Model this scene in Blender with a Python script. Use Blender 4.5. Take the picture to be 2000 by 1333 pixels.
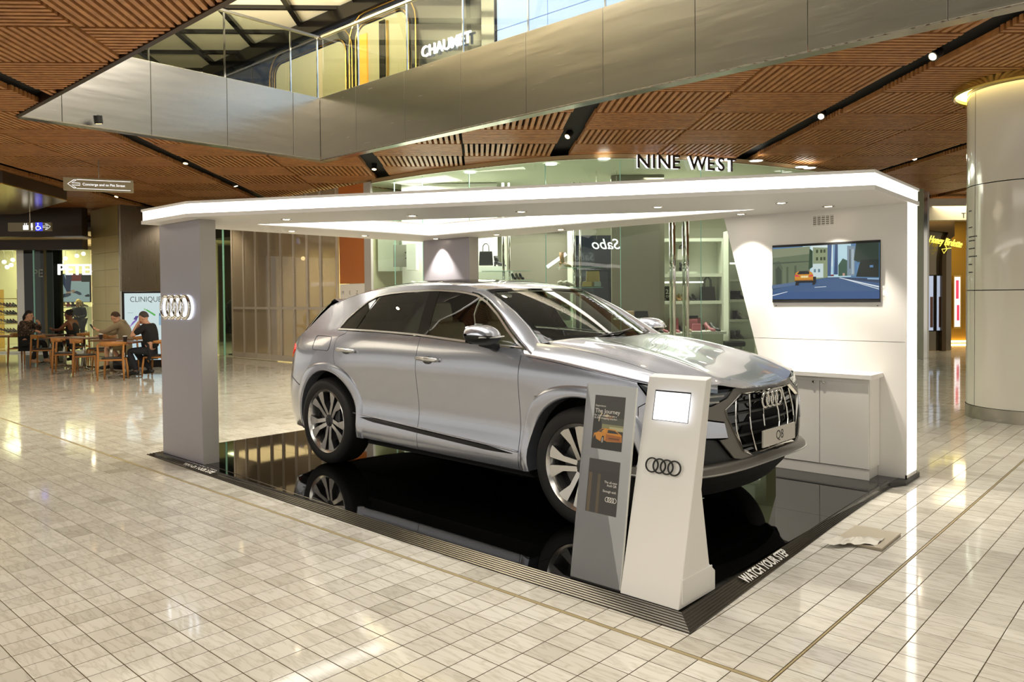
import bpy, bmesh, math, random
import numpy as np
from mathutils import Vector, Matrix
from mathutils.geometry import delaunay_2d_cdt
for _o in list(bpy.data.objects): bpy.data.objects.remove(_o)
SC = bpy.context.scene; COL = SC.collection
PI = math.pi
random.seed(7)
# ------------------------------------------------------------------ camera, world, exposure, large lights
FPX = 1502.03; YAW, PIT, ROL = -.7419, .0208, -.0085; SHY = -53.286
CAM = np.array([3.9377, -.9843, 1.5762])
def _basis():
    f = np.array([math.sin(YAW)*math.cos(PIT), math.cos(YAW)*math.cos(PIT), -math.sin(PIT)])
    r = np.cross(f, [0, 0, 1.]); r /= np.linalg.norm(r); u = np.cross(r, f)
    c, s = math.cos(ROL), math.sin(ROL)
    return np.array([c*r+s*u, -s*r+c*u, f])
RB = _basis()
cd = bpy.data.cameras.new('camera'); co = bpy.data.objects.new('camera', cd); COL.objects.link(co)
co.matrix_world = Matrix(((RB[0][0], RB[1][0], -RB[2][0], CAM[0]), (RB[0][1], RB[1][1], -RB[2][1], CAM[1]), (RB[0][2], RB[1][2], -RB[2][2], CAM[2]), (0, 0, 0, 1)))
cd.sensor_width = 36; cd.lens = 36*FPX/2000; cd.shift_y = SHY/2000; cd.clip_start = .05; cd.clip_end = 200
SC.camera = co
def px(x, y, z):
    q = RB @ (np.array([x, y, z])-CAM)
    return 1000+FPX*q[0]/q[2], 666.5+SHY-FPX*q[1]/q[2], q[2]
def onz(u, v, z=0.):           # where the sight line through a picture point meets a height
    d = np.array([(u-1000)/FPX, -(v-666.5-SHY)/FPX, 1.]) @ RB
    return CAM+d*((z-CAM[2])/d[2])
def onp(u, v, n, c):           # ... or a vertical plane n.x = c
    d = np.array([(u-1000)/FPX, -(v-666.5-SHY)/FPX, 1.]) @ RB; n = np.array(n, float)
    return CAM+d*((c-n @ CAM)/(n @ d))
SC.view_settings.view_transform = 'Standard'; SC.view_settings.look = 'None'
SC.view_settings.gamma = 1; SC.view_settings.use_curve_mapping = False
SC.view_settings.exposure = .5
SC.cycles.use_denoising = True; SC.cycles.max_bounces = 8; SC.cycles.transparent_max_bounces = 16
SC.cycles.diffuse_bounces = 3; SC.cycles.glossy_bounces = 4; SC.cycles.caustics_reflective = False; SC.cycles.caustics_refractive = False
SC.cycles.sample_clamp_indirect = 4
wd = bpy.data.worlds.new('mall ambience'); SC.world = wd; wd.use_nodes = True
wd.node_tree.nodes['Background'].inputs[0].default_value = (1, .94, .83, 1)
wd.node_tree.nodes['Background'].inputs[1].default_value = .55
def area(name, loc, sx, sy, e, col=(1, .9, .75), rot=(0, 0, 0)):
    l = bpy.data.lights.new(name, 'AREA'); l.shape = 'RECTANGLE'; l.size = sx; l.size_y = sy; l.energy = e; l.color = col
    o = bpy.data.objects.new(name, l); COL.objects.link(o); o.location = loc; o.rotation_euler = rot; return o
def spot(name, loc, e, col=(1, .85, .62), ang=70, tgt=None, blend=.6, r=.04):
    l = bpy.data.lights.new(name, 'SPOT'); l.energy = e; l.color = col; l.spot_size = math.radians(ang); l.spot_blend = blend; l.shadow_soft_size = r
    o = bpy.data.objects.new(name, l); COL.objects.link(o); o.location = loc
    if tgt: o.rotation_euler = (Vector(tgt)-Vector(loc)).to_track_quat('-Z', 'Y').to_euler()
    return o
area('upper_fill_light', (-1.5, 4.8, 8.2), 11, 4, 600, (1, .96, .9))  # unseen area light added over the opening for the hall and fascia
area('hall_fill_light', (1.5, -3.5, 4.1), 8, 4, 210, (1, .94, .84))  # unseen fill panel added under the ceiling behind the viewer
area('upper_fill_uplight', (-9, 4.9, 6.7), 6, 3, 2000, (1, .92, .76), (PI, 0, 0))  # unseen upward light added in the opening to brighten the upper ceiling
area('hall_fill_light', (-11, -1.5, 4.1), 6, 5, 200, (1, .86, .62))  # second unseen fill panel, added left of view to brighten the background
# ------------------------------------------------------------------ materials
def lin(c):
    if isinstance(c, str): c = [int(c[i:i+2], 16)/255 for i in (0, 2, 4)]
    return tuple((x/12.92 if x <= .04045 else ((x+.055)/1.055)**2.4) for x in c)+(1,)
MATS = {}
def mat(name, c='cccccc', rough=.5, metal=0., emit=0., coat=0., ecol=None, spec=None, alpha=1.):
    if name in MATS: return MATS[name]
    m = bpy.data.materials.new(name); m.use_nodes = True; b = m.node_tree.nodes['Principled BSDF']
    b.inputs['Base Color'].default_value = lin(c); b.inputs['Roughness'].default_value = rough; b.inputs['Metallic'].default_value = metal
    if emit: b.inputs['Emission Color'].default_value = lin(ecol or c); b.inputs['Emission Strength'].default_value = emit
    if coat: b.inputs['Coat Weight'].default_value = coat; b.inputs['Coat Roughness'].default_value = .04
    if spec is not None: b.inputs['Specular IOR Level'].default_value = spec
    MATS[name] = m; return m
def nt(m): return m.node_tree.nodes, m.node_tree.links, m.node_tree.nodes['Principled BSDF']
def glass(name, tint='e4f0e8', refl=1.0, rough=0.0, body=None, amt=0.):
    """thin pane: tinted see-through, mirror by Fresnel, optionally partly milky"""
    m = bpy.data.materials.new(name); m.use_nodes = True; N, L = m.node_tree.nodes, m.node_tree.links
    N.remove(N['Principled BSDF']); out = N['Material Output']
    t = N.new('ShaderNodeBsdfTransparent'); t.inputs[0].default_value = lin(tint)
    g = N.new('ShaderNodeBsdfGlossy'); g.inputs['Roughness'].default_value = rough
    f = N.new('ShaderNodeFresnel'); f.inputs['IOR'].default_value = 1.5
    mu = N.new('ShaderNodeMath'); mu.operation = 'MULTIPLY'; mu.inputs[1].default_value = refl; mu.use_clamp = True; ge = N.new('ShaderNodeNewGeometry'); L.new(fmath(N, L, 'MULTIPLY', f.outputs[0], fmath(N, L, 'SUBTRACT', 1, ge.outputs['Backfacing'])), mu.inputs[0])
    mx = N.new('ShaderNodeMixShader'); L.new(mu.outputs[0], mx.inputs[0])
    if body:
        d = N.new('ShaderNodeBsdfDiffuse'); d.inputs[0].default_value = lin(body)
        m2 = N.new('ShaderNodeMixShader'); m2.inputs[0].default_value = amt; L.new(t.outputs[0], m2.inputs[1]); L.new(d.outputs[0], m2.inputs[2]); L.new(m2.outputs[0], mx.inputs[1])
    else: L.new(t.outputs[0], mx.inputs[1])
    L.new(g.outputs[0], mx.inputs[2]); L.new(mx.outputs[0], out.inputs[0]); MATS[name] = m; return m
def vmath(N, L, op, a, b=None):
    n = N.new('ShaderNodeVectorMath'); n.operation = op
    for i, v in enumerate((a, b)):
        if v is None: continue
        if hasattr(v, 'is_linked'): L.new(v, n.inputs[i])
        else: n.inputs[i].default_value = v
    return n.outputs[0]
def fmath(N, L, op, a, b=None, c=None):
    n = N.new('ShaderNodeMath'); n.operation = op
    for i, v in enumerate((a, b, c)):
        if v is None: continue
        if hasattr(v, 'is_linked'): L.new(v, n.inputs[i])
        else: n.inputs[i].default_value = v
    return n.outputs[0]
def ramp(N, L, fac, stops):
    r = N.new('ShaderNodeValToRGB'); e = r.color_ramp.elements
    while len(e) < len(stops): e.new(.5)
    for el, (p, c) in zip(e, stops): el.position = p; el.color = lin(c)
    L.new(fac, r.inputs[0]); return r.outputs[0]
TS = .1528; XJ, YJ = 17*TS, 13*TS; WJX, WJY = .013, .024      # tile pitch and the two wide movement joints
def marble():
    m = mat('marble', 'd8d0be', .1); N, L, b = nt(m)
    g = N.new('ShaderNodeNewGeometry'); s = N.new('ShaderNodeSeparateXYZ'); L.new(g.outputs['Position'], s.inputs[0])
    xa = fmath(N, L, 'MULTIPLY', fmath(N, L, 'GREATER_THAN', s.outputs[0], XJ+WJX/2), WJX); ya = fmath(N, L, 'MULTIPLY', fmath(N, L, 'GREATER_THAN', s.outputs[1], YJ+WJY/2), WJY)
    xs = fmath(N, L, 'DIVIDE', fmath(N, L, 'SUBTRACT', s.outputs[0], xa), TS); ys = fmath(N, L, 'DIVIDE', fmath(N, L, 'SUBTRACT', s.outputs[1], ya), TS)
    c = N.new('ShaderNodeCombineXYZ'); L.new(fmath(N, L, 'FLOOR', xs), c.inputs[0]); L.new(fmath(N, L, 'FLOOR', ys), c.inputs[1])
    wn = N.new('ShaderNodeTexWhiteNoise'); L.new(c.outputs[0], wn.inputs[0])
    off = vmath(N, L, 'ADD', g.outputs['Position'], vmath(N, L, 'MULTIPLY', wn.outputs['Color'], (30, 30, 30)))
    mp = N.new('ShaderNodeMapping'); L.new(off, mp.inputs[0]); mp.inputs['Rotation'].default_value = (0, 0, .5); mp.inputs['Scale'].default_value = (.8, 4.5, 1)
    n1 = N.new('ShaderNodeTexNoise'); n1.inputs['Scale'].default_value = 5; n1.inputs['Detail'].default_value = 6; n1.inputs['Distortion'].default_value = .35; L.new(mp.outputs[0], n1.inputs[0])
    vein = fmath(N, L, 'ABSOLUTE', fmath(N, L, 'SUBTRACT', n1.outputs[0], .5))
    base = ramp(N, L, wn.outputs['Value'], [(0, 'b9b4a8'), (.08, 'c8c3b8'), (.6, 'd0cbc0'), (1, 'd8d4ca')])
    vc = ramp(N, L, vein, [(0, 'a9a296'), (.02, 'd8d3c8'), (.07, 'ffffff'), (1, 'ffffff')])
    mx = N.new('ShaderNodeMix'); mx.data_type = 'RGBA'; mx.blend_type = 'MULTIPLY'; mx.inputs[0].default_value = .33
    L.new(base, mx.inputs[6]); L.new(vc, mx.inputs[7])
    fx = fmath(N, L, 'FRACT', xs); fy = fmath(N, L, 'FRACT', ys); w = .014
    e = fmath(N, L, 'MINIMUM', fmath(N, L, 'MINIMUM', fx, fmath(N, L, 'SUBTRACT', 1, fx)), fmath(N, L, 'MINIMUM', fy, fmath(N, L, 'SUBTRACT', 1, fy)))
    gm = fmath(N, L, 'LESS_THAN', e, w)
    m2 = N.new('ShaderNodeMix'); m2.data_type = 'RGBA'; L.new(gm, m2.inputs[0]); L.new(mx.outputs[2], m2.inputs[6]); m2.inputs[7].default_value = lin('66573a')
    L.new(m2.outputs[2], b.inputs['Base Color']); L.new(fmath(N, L, 'MULTIPLY_ADD', gm, .5, .065), b.inputs['Roughness'])
    return m
def wood(name='slat wood', a='855430', b_='b07a46', sc=1.):
    m = mat(name, a, .45); N, L, b = nt(m)
    g = N.new('ShaderNodeNewGeometry'); oi = N.new('ShaderNodeObjectInfo')
    mp = N.new('ShaderNodeMapping'); L.new(g.outputs['Position'], mp.inputs[0]); mp.inputs['Rotation'].default_value = (0, 0, PI/4); mp.inputs['Scale'].default_value = (3*sc, 3*sc, 3*sc)
    n = N.new('ShaderNodeTexNoise'); n.inputs['Scale'].default_value = 3.3; n.inputs['Detail'].default_value = 5; L.new(mp.outputs[0], n.inputs[0])
    L.new(ramp(N, L, n.outputs[0], [(.25, a), (.75, b_)]), b.inputs['Base Color']); return m
def brushed(name, c, rough=.32, sc=(1, 1, 60), amt=.1):
    m = mat(name, c, rough, 1.); N, L, b = nt(m)
    tc = N.new('ShaderNodeNewGeometry'); mp = N.new('ShaderNodeMapping'); L.new(tc.outputs['Position'], mp.inputs[0]); mp.inputs['Scale'].default_value = sc
    n = N.new('ShaderNodeTexNoise'); n.inputs['Scale'].default_value = 2.; n.inputs['Detail'].default_value = 3; L.new(mp.outputs[0], n.inputs[0])
    L.new(fmath(N, L, 'MULTIPLY_ADD', n.outputs[0], amt*2, rough-amt), b.inputs['Roughness'])
    return m
# ------------------------------------------------------------------ mesh building
class MB:
    def __init__(s): s.v = []; s.f = []; s.mi = []; s.cur = 0
    def add(s, vs, fs):
        o = len(s.v); s.v += [tuple(map(float, p)) for p in vs]; s.f += [tuple(i+o for i in f) for f in fs]; s.mi += [s.cur]*len(fs); return s
    def box(s, c, d, rz=0., rx=0., ry=0.):
        hx, hy, hz = d[0]/2, d[1]/2, d[2]/2
        p = [Vector((a*hx, b*hy, e*hz)) for e in (-1, 1) for a, b in ((-1, -1), (1, -1), (1, 1), (-1, 1))]
        if rz or rx or ry:
            M = Matrix.Rotation(rz, 3, 'Z') @ Matrix.Rotation(ry, 3, 'Y') @ Matrix.Rotation(rx, 3, 'X'); p = [M @ q for q in p]
        return s.add([(q[0]+c[0], q[1]+c[1], q[2]+c[2]) for q in p], [(3, 2, 1, 0), (4, 5, 6, 7), (0, 1, 5, 4), (1, 2, 6, 5), (2, 3, 7, 6), (3, 0, 4, 7)])
    def bx(s, a, b): return s.box([(a[i]+b[i])/2 for i in range(3)], [abs(b[i]-a[i]) for i in range(3)])
    def prism(s, poly, z0, z1):      # CCW plan polygon
        n = len(poly); return s.add([(p[0], p[1], z0) for p in poly]+[(p[0], p[1], z1) for p in poly], [tuple(range(n-1, -1, -1)), tuple(range(n, 2*n))]+[(i, (i+1) % n, n+(i+1) % n, n+i) for i in range(n)])
    def ext(s, pts, vec):            # extrude a planar 3D polygon
        n = len(pts); return s.add(list(pts)+[(p[0]+vec[0], p[1]+vec[1], p[2]+vec[2]) for p in pts], [tuple(range(n-1, -1, -1)), tuple(range(n, 2*n))]+[(i, (i+1) % n, n+(i+1) % n, n+i) for i in range(n)])
    def tube(s, path, r, n=8, closed=False, cap=True):
        P = [Vector(p) for p in path]; m = len(P); R = r if isinstance(r, (list, tuple)) else [r]*m; vs = []; fs = []; up = None
        for i, p in enumerate(P):
            if closed: t = P[(i+1) % m]-P[i-1]
            else: t = P[min(i+1, m-1)]-P[max(i-1, 0)]
            t.normalize()
            if up is None: up = Vector((0, 0, 1)) if abs(t.z) < .9 else Vector((1, 0, 0))
            a = t.cross(up)
            if a.length < 1e-5: a = t.cross(Vector((0, 1, 0)))
            a.normalize(); b = a.cross(t); up = b
            vs += [p+a*(R[i]*math.cos(2*PI*k/n))+b*(R[i]*math.sin(2*PI*k/n)) for k in range(n)]
        for i in range(m if closed else m-1):
            j = (i+1) % m; fs += [(i*n+k, i*n+(k+1) % n, j*n+(k+1) % n, j*n+k) for k in range(n)]
        if cap and not closed: fs += [tuple(range(n-1, -1, -1)), tuple((m-1)*n+k for k in range(n))]
        return s.add(vs, fs)
    def lathe(s, prof, n=16, c=(0, 0, 0), axis='z', cap=True):
        vs = []; fs = []; m = len(prof)
        for r, h in prof:
            for k in range(n):
                a = 2*PI*k/n; x, y = r*math.cos(a), r*math.sin(a)
                vs.append({'z': (x, y, h), 'y': (x, h, -y), 'x': (h, x, y)}[axis])
        vs = [(p[0]+c[0], p[1]+c[1], p[2]+c[2]) for p in vs]
        for i in range(m-1): fs += [(i*n+k, i*n+(k+1) % n, (i+1)*n+(k+1) % n, (i+1)*n+k) for k in range(n)]
        if cap: fs += [tuple(range(n-1, -1, -1)), tuple((m-1)*n+k for k in range(n))]
        return s.add(vs, fs)
    def grid(s, rows):               # rows of equal length
        m = len(rows); n = len(rows[0]); return s.add([p for r in rows for p in r], [(i*n+j, i*n+j+1, (i+1)*n+j+1, (i+1)*n+j) for i in range(m-1) for j in range(n-1)])
    def ball(s, c, r, n=10, m=7):
        r = r if isinstance(r, (tuple, list)) else (r, r, r)
        rows = [[(c[0]+r[0]*math.sin(PI*i/m)*math.cos(2*PI*k/n), c[1]+r[1]*math.sin(PI*i/m)*math.sin(2*PI*k/n), c[2]-r[2]*math.cos(PI*i/m)) for k in range(n+1)] for i in range(m+1)]
        return s.grid(rows)
    def build(s, name, mats, parent=None, smooth=False, bevel=0., seg=1, sub=0, loc=None, label=None):
        me = bpy.data.meshes.new(name); me.from_pydata(s.v, [], s.f)
        for m in (mats if isinstance(mats, (list, tuple)) else [mats]): me.materials.append(m)
        if any(s.mi): me.polygons.foreach_set('material_index', s.mi)
        bm = bmesh.new(); bm.from_mesh(me)
        if smooth: bmesh.ops.remove_doubles(bm, verts=bm.verts, dist=1e-5)
        bmesh.ops.recalc_face_normals(bm, faces=bm.faces); bm.to_mesh(me); bm.free()
        o = bpy.data.objects.new(name, me); COL.objects.link(o)
        if parent: o.parent = parent
        if loc is not None: o.location = loc
        if bevel: b = o.modifiers.new('bevel', 'BEVEL'); b.width = bevel; b.segments = seg; b.limit_method = 'ANGLE'; b.angle_limit = .7
        if sub: b = o.modifiers.new('sub', 'SUBSURF'); b.levels = b.render_levels = sub
        if smooth:
            me.polygons.foreach_set('use_smooth', [True]*len(me.polygons))
            if smooth != 'all': me.set_sharp_from_angle(angle=math.radians(40))
        if label: o['label'] = label
        return o
def tag(o, label, cat, group=None):
    o['label'] = label; o['category'] = cat
    if group: o['group'] = group
    return o
def thing(name, label, cat, loc=(0, 0, 0), rz=0., group=None):
    o = bpy.data.objects.new(name, None); COL.objects.link(o); o.location = loc; o.rotation_euler = (0, 0, rz); o.empty_display_size = .1
    return tag(o, label, cat, group)
def struct(o): o['kind'] = 'structure'; return o
def dup(r, loc, rz=None, label=None, parent=None):
    c = r.copy(); COL.objects.link(c)
    if loc is not None: c.location = loc
    if rz is not None: c.rotation_euler = (c.rotation_euler[0], c.rotation_euler[1], rz)
    if label: c['label'] = label
    if parent: c.parent = parent
    for ch in list(r.children): dup(ch, None, None, None, c)
    return c
FONT = {}
def text(name, s, mat_, h, parent=None, M=None, depth=.004, align='CENTER', sx=1., bold=0., shear=0., space=1.):
    """lettering as mesh; M places the text plane (x = reading direction, y = up)"""
    c = bpy.data.curves.new(name, 'FONT'); c.body = s; c.size = h*1.4; c.extrude = depth; c.align_x = align; c.align_y = 'CENTER'; c.offset = bold; c.shear = shear; c.space_character = space; c.resolution_u = 3
    o = bpy.data.objects.new(name, c); COL.objects.link(o); me = bpy.data.meshes.new_from_object(o); bpy.data.objects.remove(o)
    me.transform((M or Matrix()) @ Matrix.Diagonal((sx, 1, 1, 1))); me.materials.clear(); me.materials.append(mat_); me.name = name
    if (M or Matrix()).determinant()*sx < 0: me.flip_normals()
    o = bpy.data.objects.new(name, me); COL.objects.link(o)
    if parent: o.parent = parent
    return o
def frame(o, x, up=(0, 0, 1)):      # matrix with given origin, x direction and up as y
    x = Vector(x).normalized(); up = Vector(up); z = x.cross(up).normalized(); y = z.cross(x)
    return Matrix(((x[0], y[0], z[0], o[0]), (x[1], y[1], z[1], o[1]), (x[2], y[2], z[2], o[2]), (0, 0, 0, 1)))
def art(name, M, polys, parent, w=1., h=1., step=.0004):
    """flat print: stacked coloured polygons in the plane of M, coordinates 0..1 times w, h; (hex, emission, points)"""
    mb = MB(); ms = []
    for k, (c, e, pts) in enumerate(polys):
        key = 'print %s %.2f' % (c, e); m = mat(key, c, .6, emit=e) if not e else mat(key, '050505', .3, emit=e, ecol=c)
        if m not in ms: ms.append(m)
        mb.cur = ms.index(m)
        P = [M @ Vector(((p[0]-.5)*w, (p[1]-.5)*h, step*k)) for p in pts]
        mb.add(P, [tuple(range(len(P)))])
    return mb.build(name, ms, parent)
def R4(x0, y0, x1, y1): return [(x0, y0), (x1, y0), (x1, y1), (x0, y1)]
# ------------------------------------------------------------------ floor
M_marble = marble()
fl = struct(MB().add([(-45, -14, -.004), (14, -14, -.004), (14, 45, -.004), (-45, 45, -.004)], [(0, 1, 2, 3)]).build('floor', M_marble))
def tile_xy(j, i): return j*TS+(WJX if j >= 17 else 0), i*TS+(WJY if i >= 13 else 0)
PLX0, PLX1, PLY0, PLY1 = -4.0, 2.0, 2.35, 6.4
cand = []
for i in range(-8, 80):
    for j in range(-100, 26):
        x, y = tile_xy(j, i); cx, cy = x+TS/2, y+TS/2
        if PLX0 < cx < PLX1-.05 and PLY0 < cy < PLY1-.4: continue
        u, v, d = px(cx, cy, 0)
        if d > .5 and -60 < u < 2060 and v < 1400 and d < 13: cand.append((d, x, y))
cand.sort()
g = .0017
t0 = MB().add([(g, g, -.006), (TS-g, g, -.006), (TS-g, TS-g, -.006), (g, TS-g, -.006), (g, g, -.001), (TS-g, g, -.001), (TS-g, TS-g, -.001), (g, TS-g, -.001), (g*2, g*2, 0), (TS-2*g, g*2, 0), (TS-2*g, TS-2*g, 0), (g*2, TS-2*g, 0)],
    [(0, 1, 5, 4), (1, 2, 6, 5), (2, 3, 7, 6), (3, 0, 4, 7), (4, 5, 9, 8), (5, 6, 10, 9), (6, 7, 11, 10), (7, 4, 8, 11), (8, 9, 10, 11)]).build('tile', M_marble, fl)
for k, (d, x, y) in enumerate(cand[:300]):
    o = t0 if k == 0 else t0.copy()
    if k: COL.objects.link(o)
    o.location = (x, y, 0)
rest = MB()
for d, x, y in cand[300:]:
    rest.add([(x+g, y+g, -.004), (x+TS-g, y+g, -.004), (x+TS-g, y+TS-g, -.004), (x+g, y+TS-g, -.004), (x+g*2, y+g*2, 0), (x+TS-2*g, y+g*2, 0), (x+TS-2*g, y+TS-2*g, 0), (x+g*2, y+TS-2*g, 0)],
        [(0, 1, 5, 4), (1, 2, 6, 5), (2, 3, 7, 6), (3, 0, 4, 7), (4, 5, 6, 7)])
r_ = rest.build('tiles', M_marble, fl); r_['kind'] = 'stuff'
M_joint = mat('joint filler', '9c8c66', .4)
MB().bx((-20, YJ+.002, -.004), (XJ, YJ+WJY-.002, -.0005)).bx((XJ+.002, -5, -.004), (XJ+WJX-.002, 20, -.0005)).bx((XJ+WJX, YJ+.004, -.004), (6, YJ+.012, -.0007)).build('joint_strip', M_joint, fl)
# ------------------------------------------------------------------ timber slat ceiling with the atrium opening
ZC = 4.2; VX0, VX1, VY0, VY1 = -8.5, 10., 2.39, 7.3
M_wood = wood(); M_black = mat('black paint', '141312', .5); M_back = mat('ceiling void', '0d0906', .9)
cl = MB()
for a, b in (((-40, -14), (14, VY0-.06)), ((-40, VY0-.06), (VX0-.2, VY1+.2)), ((VX1, VY0-.06), (14, VY1+.2)), ((-40, VY1+.2), (14, 36))): cl.bx((a[0], a[1], ZC+.13), (b[0], b[1], ZC+.2))
cl = struct(cl.build('ceiling', M_back))
PC, QR = 3.56, 1.117; SW = .3
s2 = math.sqrt(.5)
def pq(p, q): return (p-q)*s2, (p+q)*s2
def clip_out(a, b, r):
    (ax, ay), (bx, by) = a, b; dx, dy = bx-ax, by-ay; t0, t1 = 0., 1.
    for p_, q_ in ((-dx, ax-r[0]), (dx, r[1]-ax), (-dy, ay-r[2]), (dy, r[3]-ay)):
        if abs(p_) < 1e-9:
            if q_ < 0: return [(a, b)]
        else:
            t = q_/p_
            if p_ < 0: t0 = max(t0, t)
            else: t1 = min(t1, t)
    if t0 >= t1: return [(a, b)]
    o = []
    if t0 > .03: o.append((a, (ax+dx*t0, ay+dy*t0)))
    if t1 < .97: o.append(((ax+dx*t1, ay+dy*t1), b))
    return o
slats = []
for c in range(-12, 14):
    k, half = divmod(c, 2); p0 = .07+PC*k+SW/2+half*(PC-SW)/2; p1 = p0+(PC-SW)/2-.03
    for m in range(-12, 25):
        q0 = 6.35+QR*m; q1 = q0+QR-.03; cx, cy = pq((p0+p1)/2, (q0+q1)/2)
        u, v, d = px(cx, cy, ZC)
        if d < .3 or not (-500 < u < 2500 and -450 < v < 1300) or d > 30: continue
        if (c+m) % 2:
            n = 12; segs = [((p0, q0+(i+.5)*(q1-q0)/n), (p1, q0+(i+.5)*(q1-q0)/n)) for i in range(n)]
        else:
            n = 17; segs = [((p0+(i+.5)*(p1-p0)/n, q0), (p0+(i+.5)*(p1-p0)/n, q1)) for i in range(n)]
        for a, b in segs:
            for A, B in clip_out(pq(*a), pq(*b), (VX0-.06, VX1, VY0-.06, VY1+.02)):
                L_ = math.hypot(B[0]-A[0], B[1]-A[1])
                if L_ > .05: u, v, dd = px((A[0]+B[0])/2, (A[1]+B[1])/2, ZC); slats.append((dd if -30 < u < 2030 and -30 < v < 700 else 99+dd, A, B, L_))
slats.sort(key=lambda t: t[0])
sl0 = MB().box((0, 0, .035), (1, .052, .07)).build('slat', M_wood, cl)
rest = MB()
for k, (d, A, B, L_) in enumerate(slats):
    a = math.atan2(B[1]-A[1], B[0]-A[0]); c = ((A[0]+B[0])/2, (A[1]+B[1])/2, ZC)
    if k < 300:
        o = sl0 if k == 0 else sl0.copy()
        if k: COL.objects.link(o)
        o.location = c; o.rotation_euler = (0, 0, a); o.scale = (L_, 1, 1)
    else: rest.box((c[0], c[1], ZC+.035), (L_, .052, .07), a)
r_ = rest.build('slats', M_wood, cl); r_['kind'] = 'stuff'
# ------------------------------------------------------------------ atrium edge: brushed cladding panels, glass balustrade
M_steel = brushed('brushed steel', 'bdb7aa', .25, (1, 1, 40), .05)
_N, _L, _b = nt(M_steel); _g = _N.new('ShaderNodeNewGeometry'); _m = _N.new('ShaderNodeMapping'); _L.new(_g.outputs['Position'], _m.inputs[0]); _m.inputs['Scale'].default_value = (.35, .35, 2.2); _n = _N.new('ShaderNodeTexNoise'); _n.inputs['Scale'].default_value = 1.6; _L.new(_m.outputs[0], _n.inputs[0]); _bp = _N.new('ShaderNodeBump'); _bp.inputs['Strength'].default_value = .06; _bp.inputs['Distance'].default_value = .06; _L.new(_n.outputs[0], _bp.inputs['Height']); _L.new(_bp.outputs[0], _b.inputs['Normal']); _b.inputs['Anisotropic'].default_value = .6; M_trim = mat('bronze trim', '3a2a20', .35, .6); M_chrome = mat('chrome', 'd8d6d0', .08, 1.); M_satin = mat('satin steel', 'b8b4aa', .25, 1.)
ZF = 5.36
tr = struct(MB().bx((VX0-.05, VY1+.03, ZC-.01), (VX1, VY1+.2, ZF-.03)).bx((VX0-.2, VY0, ZC-.01), (VX0-.03, VY1+.2, ZF-.03)).build('trim_1', M_satin))
xs = [VX0]+[-7.38+1.343*i for i in range(13)]
for a, b in zip(xs, xs[1:]): MB().bx((a+.003, VY1, ZC), (b-.003, VY1+.03, ZF)).build('cladding_panel', M_steel, tr, bevel=.003)
ys = [VY0, 2.91, 4.19, 5.46, 6.73, VY1]
for a, b in zip(ys, ys[1:]): MB().bx((VX0-.03, a+.003, ZC), (VX0, b-.003, ZF)).build('cladding_panel', M_steel, tr, bevel=.003)
struct(MB().bx((VX0-.03, VY0-.06, ZC-.012), (VX1, VY0, ZC+.25)).build('trim_2', M_trim))
struct(MB().bx((VX0-.03, VY0+.001, ZC+.01), (VX1, VY0+.02, ZC+.4)).build('trim_3', M_satin))
M_gl = glass('balustrade glass', 'f0f5f0', 1.0); M_edge = mat('glass edge', '5f8f7c', .15)
bal = thing('glass_balustrade', 'frameless glass balustrade with steel handrail above the long brushed steel fascia', 'balustrade', (VX0, VY1, ZF))
for a, b in zip(xs, xs[1:]):
    MB().bx((a-VX0+.008, .06, -.05), (b-VX0-.008, .075, 1.13)).build('glass_pane', M_gl, bal)
    MB().bx((b-VX0-.009, .055, -.04), (b-VX0+.009, .08, 1.13)).build('pane_clip', M_chrome, bal)
MB().bx((0, .04, 1.13), (xs[-1]-VX0, .1, 1.17)).build('handrail', M_satin, bal)
bal2 = thing('glass_balustrade', 'short return of glass balustrade above the steel fascia left of its outer corner', 'balustrade', (VX0, VY0, ZF))
for a, b in zip(ys, ys[1:]):
    MB().bx((-.075, a-VY0+.008, -.05), (-.06, b-VY0-.008, 1.13)).build('glass_pane', M_gl, bal2)
    MB().bx((-.08, b-VY0-.012, -.04), (-.055, b-VY0+.012, 1.13)).build('pane_clip', M_chrome, bal2)
MB().bx((-.1, 0, 1.13), (-.04, VY1-VY0+.1, 1.17)).build('handrail', M_satin, bal2)
# ------------------------------------------------------------------ upper level seen through the opening
M_cream = mat('cream plaster', 'd9d2b8', .7); M_navy = mat('dark glossy panel', '1c1f26', .12, coat=.6); M_gold = mat('polished brass', 'c9a45c', .2, 1.); M_bandk = mat('black mirror band', '23201c', .15, .5)
uf = MB()
for a, b in (((-40, VY1+.1), (14, 36)), ((-40, VY0), (VX0-.1, VY1+.1)), ((-40, -14), (VX0, VY0))): uf.bx((a[0], a[1], ZF-.05), (b[0], b[1], ZF))
struct(uf.build('floor_upper', mat('upper floor', 'b5ab95', .3)))
ZU = 8.6
uc = struct(MB().bx((-40, -14, ZU), (14, 36, ZU+.1)).build('ceiling_upper', M_cream))
for k in range(-6, 9):
    p = -2.35+1.65*k; a, b = pq(p, 2), pq(p, 34); MB().box(((a[0]+b[0])/2, (a[1]+b[1])/2, ZU-.05), (math.hypot(b[0]-a[0], b[1]-a[1]), .14, .1), math.atan2(b[1]-a[1], b[0]-a[0])).build('ceiling_band', M_bandk, uc)
for k in range(-5, 10):
    q = 15.26+1.69*k; a, b = pq(-22, q), pq(12, q); MB().box(((a[0]+b[0])/2, (a[1]+b[1])/2, ZU-.045), (math.hypot(b[0]-a[0], b[1]-a[1]), .11, .09), math.atan2(b[1]-a[1], b[0]-a[0])).build('ceiling_band', M_bandk, uc)
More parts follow.
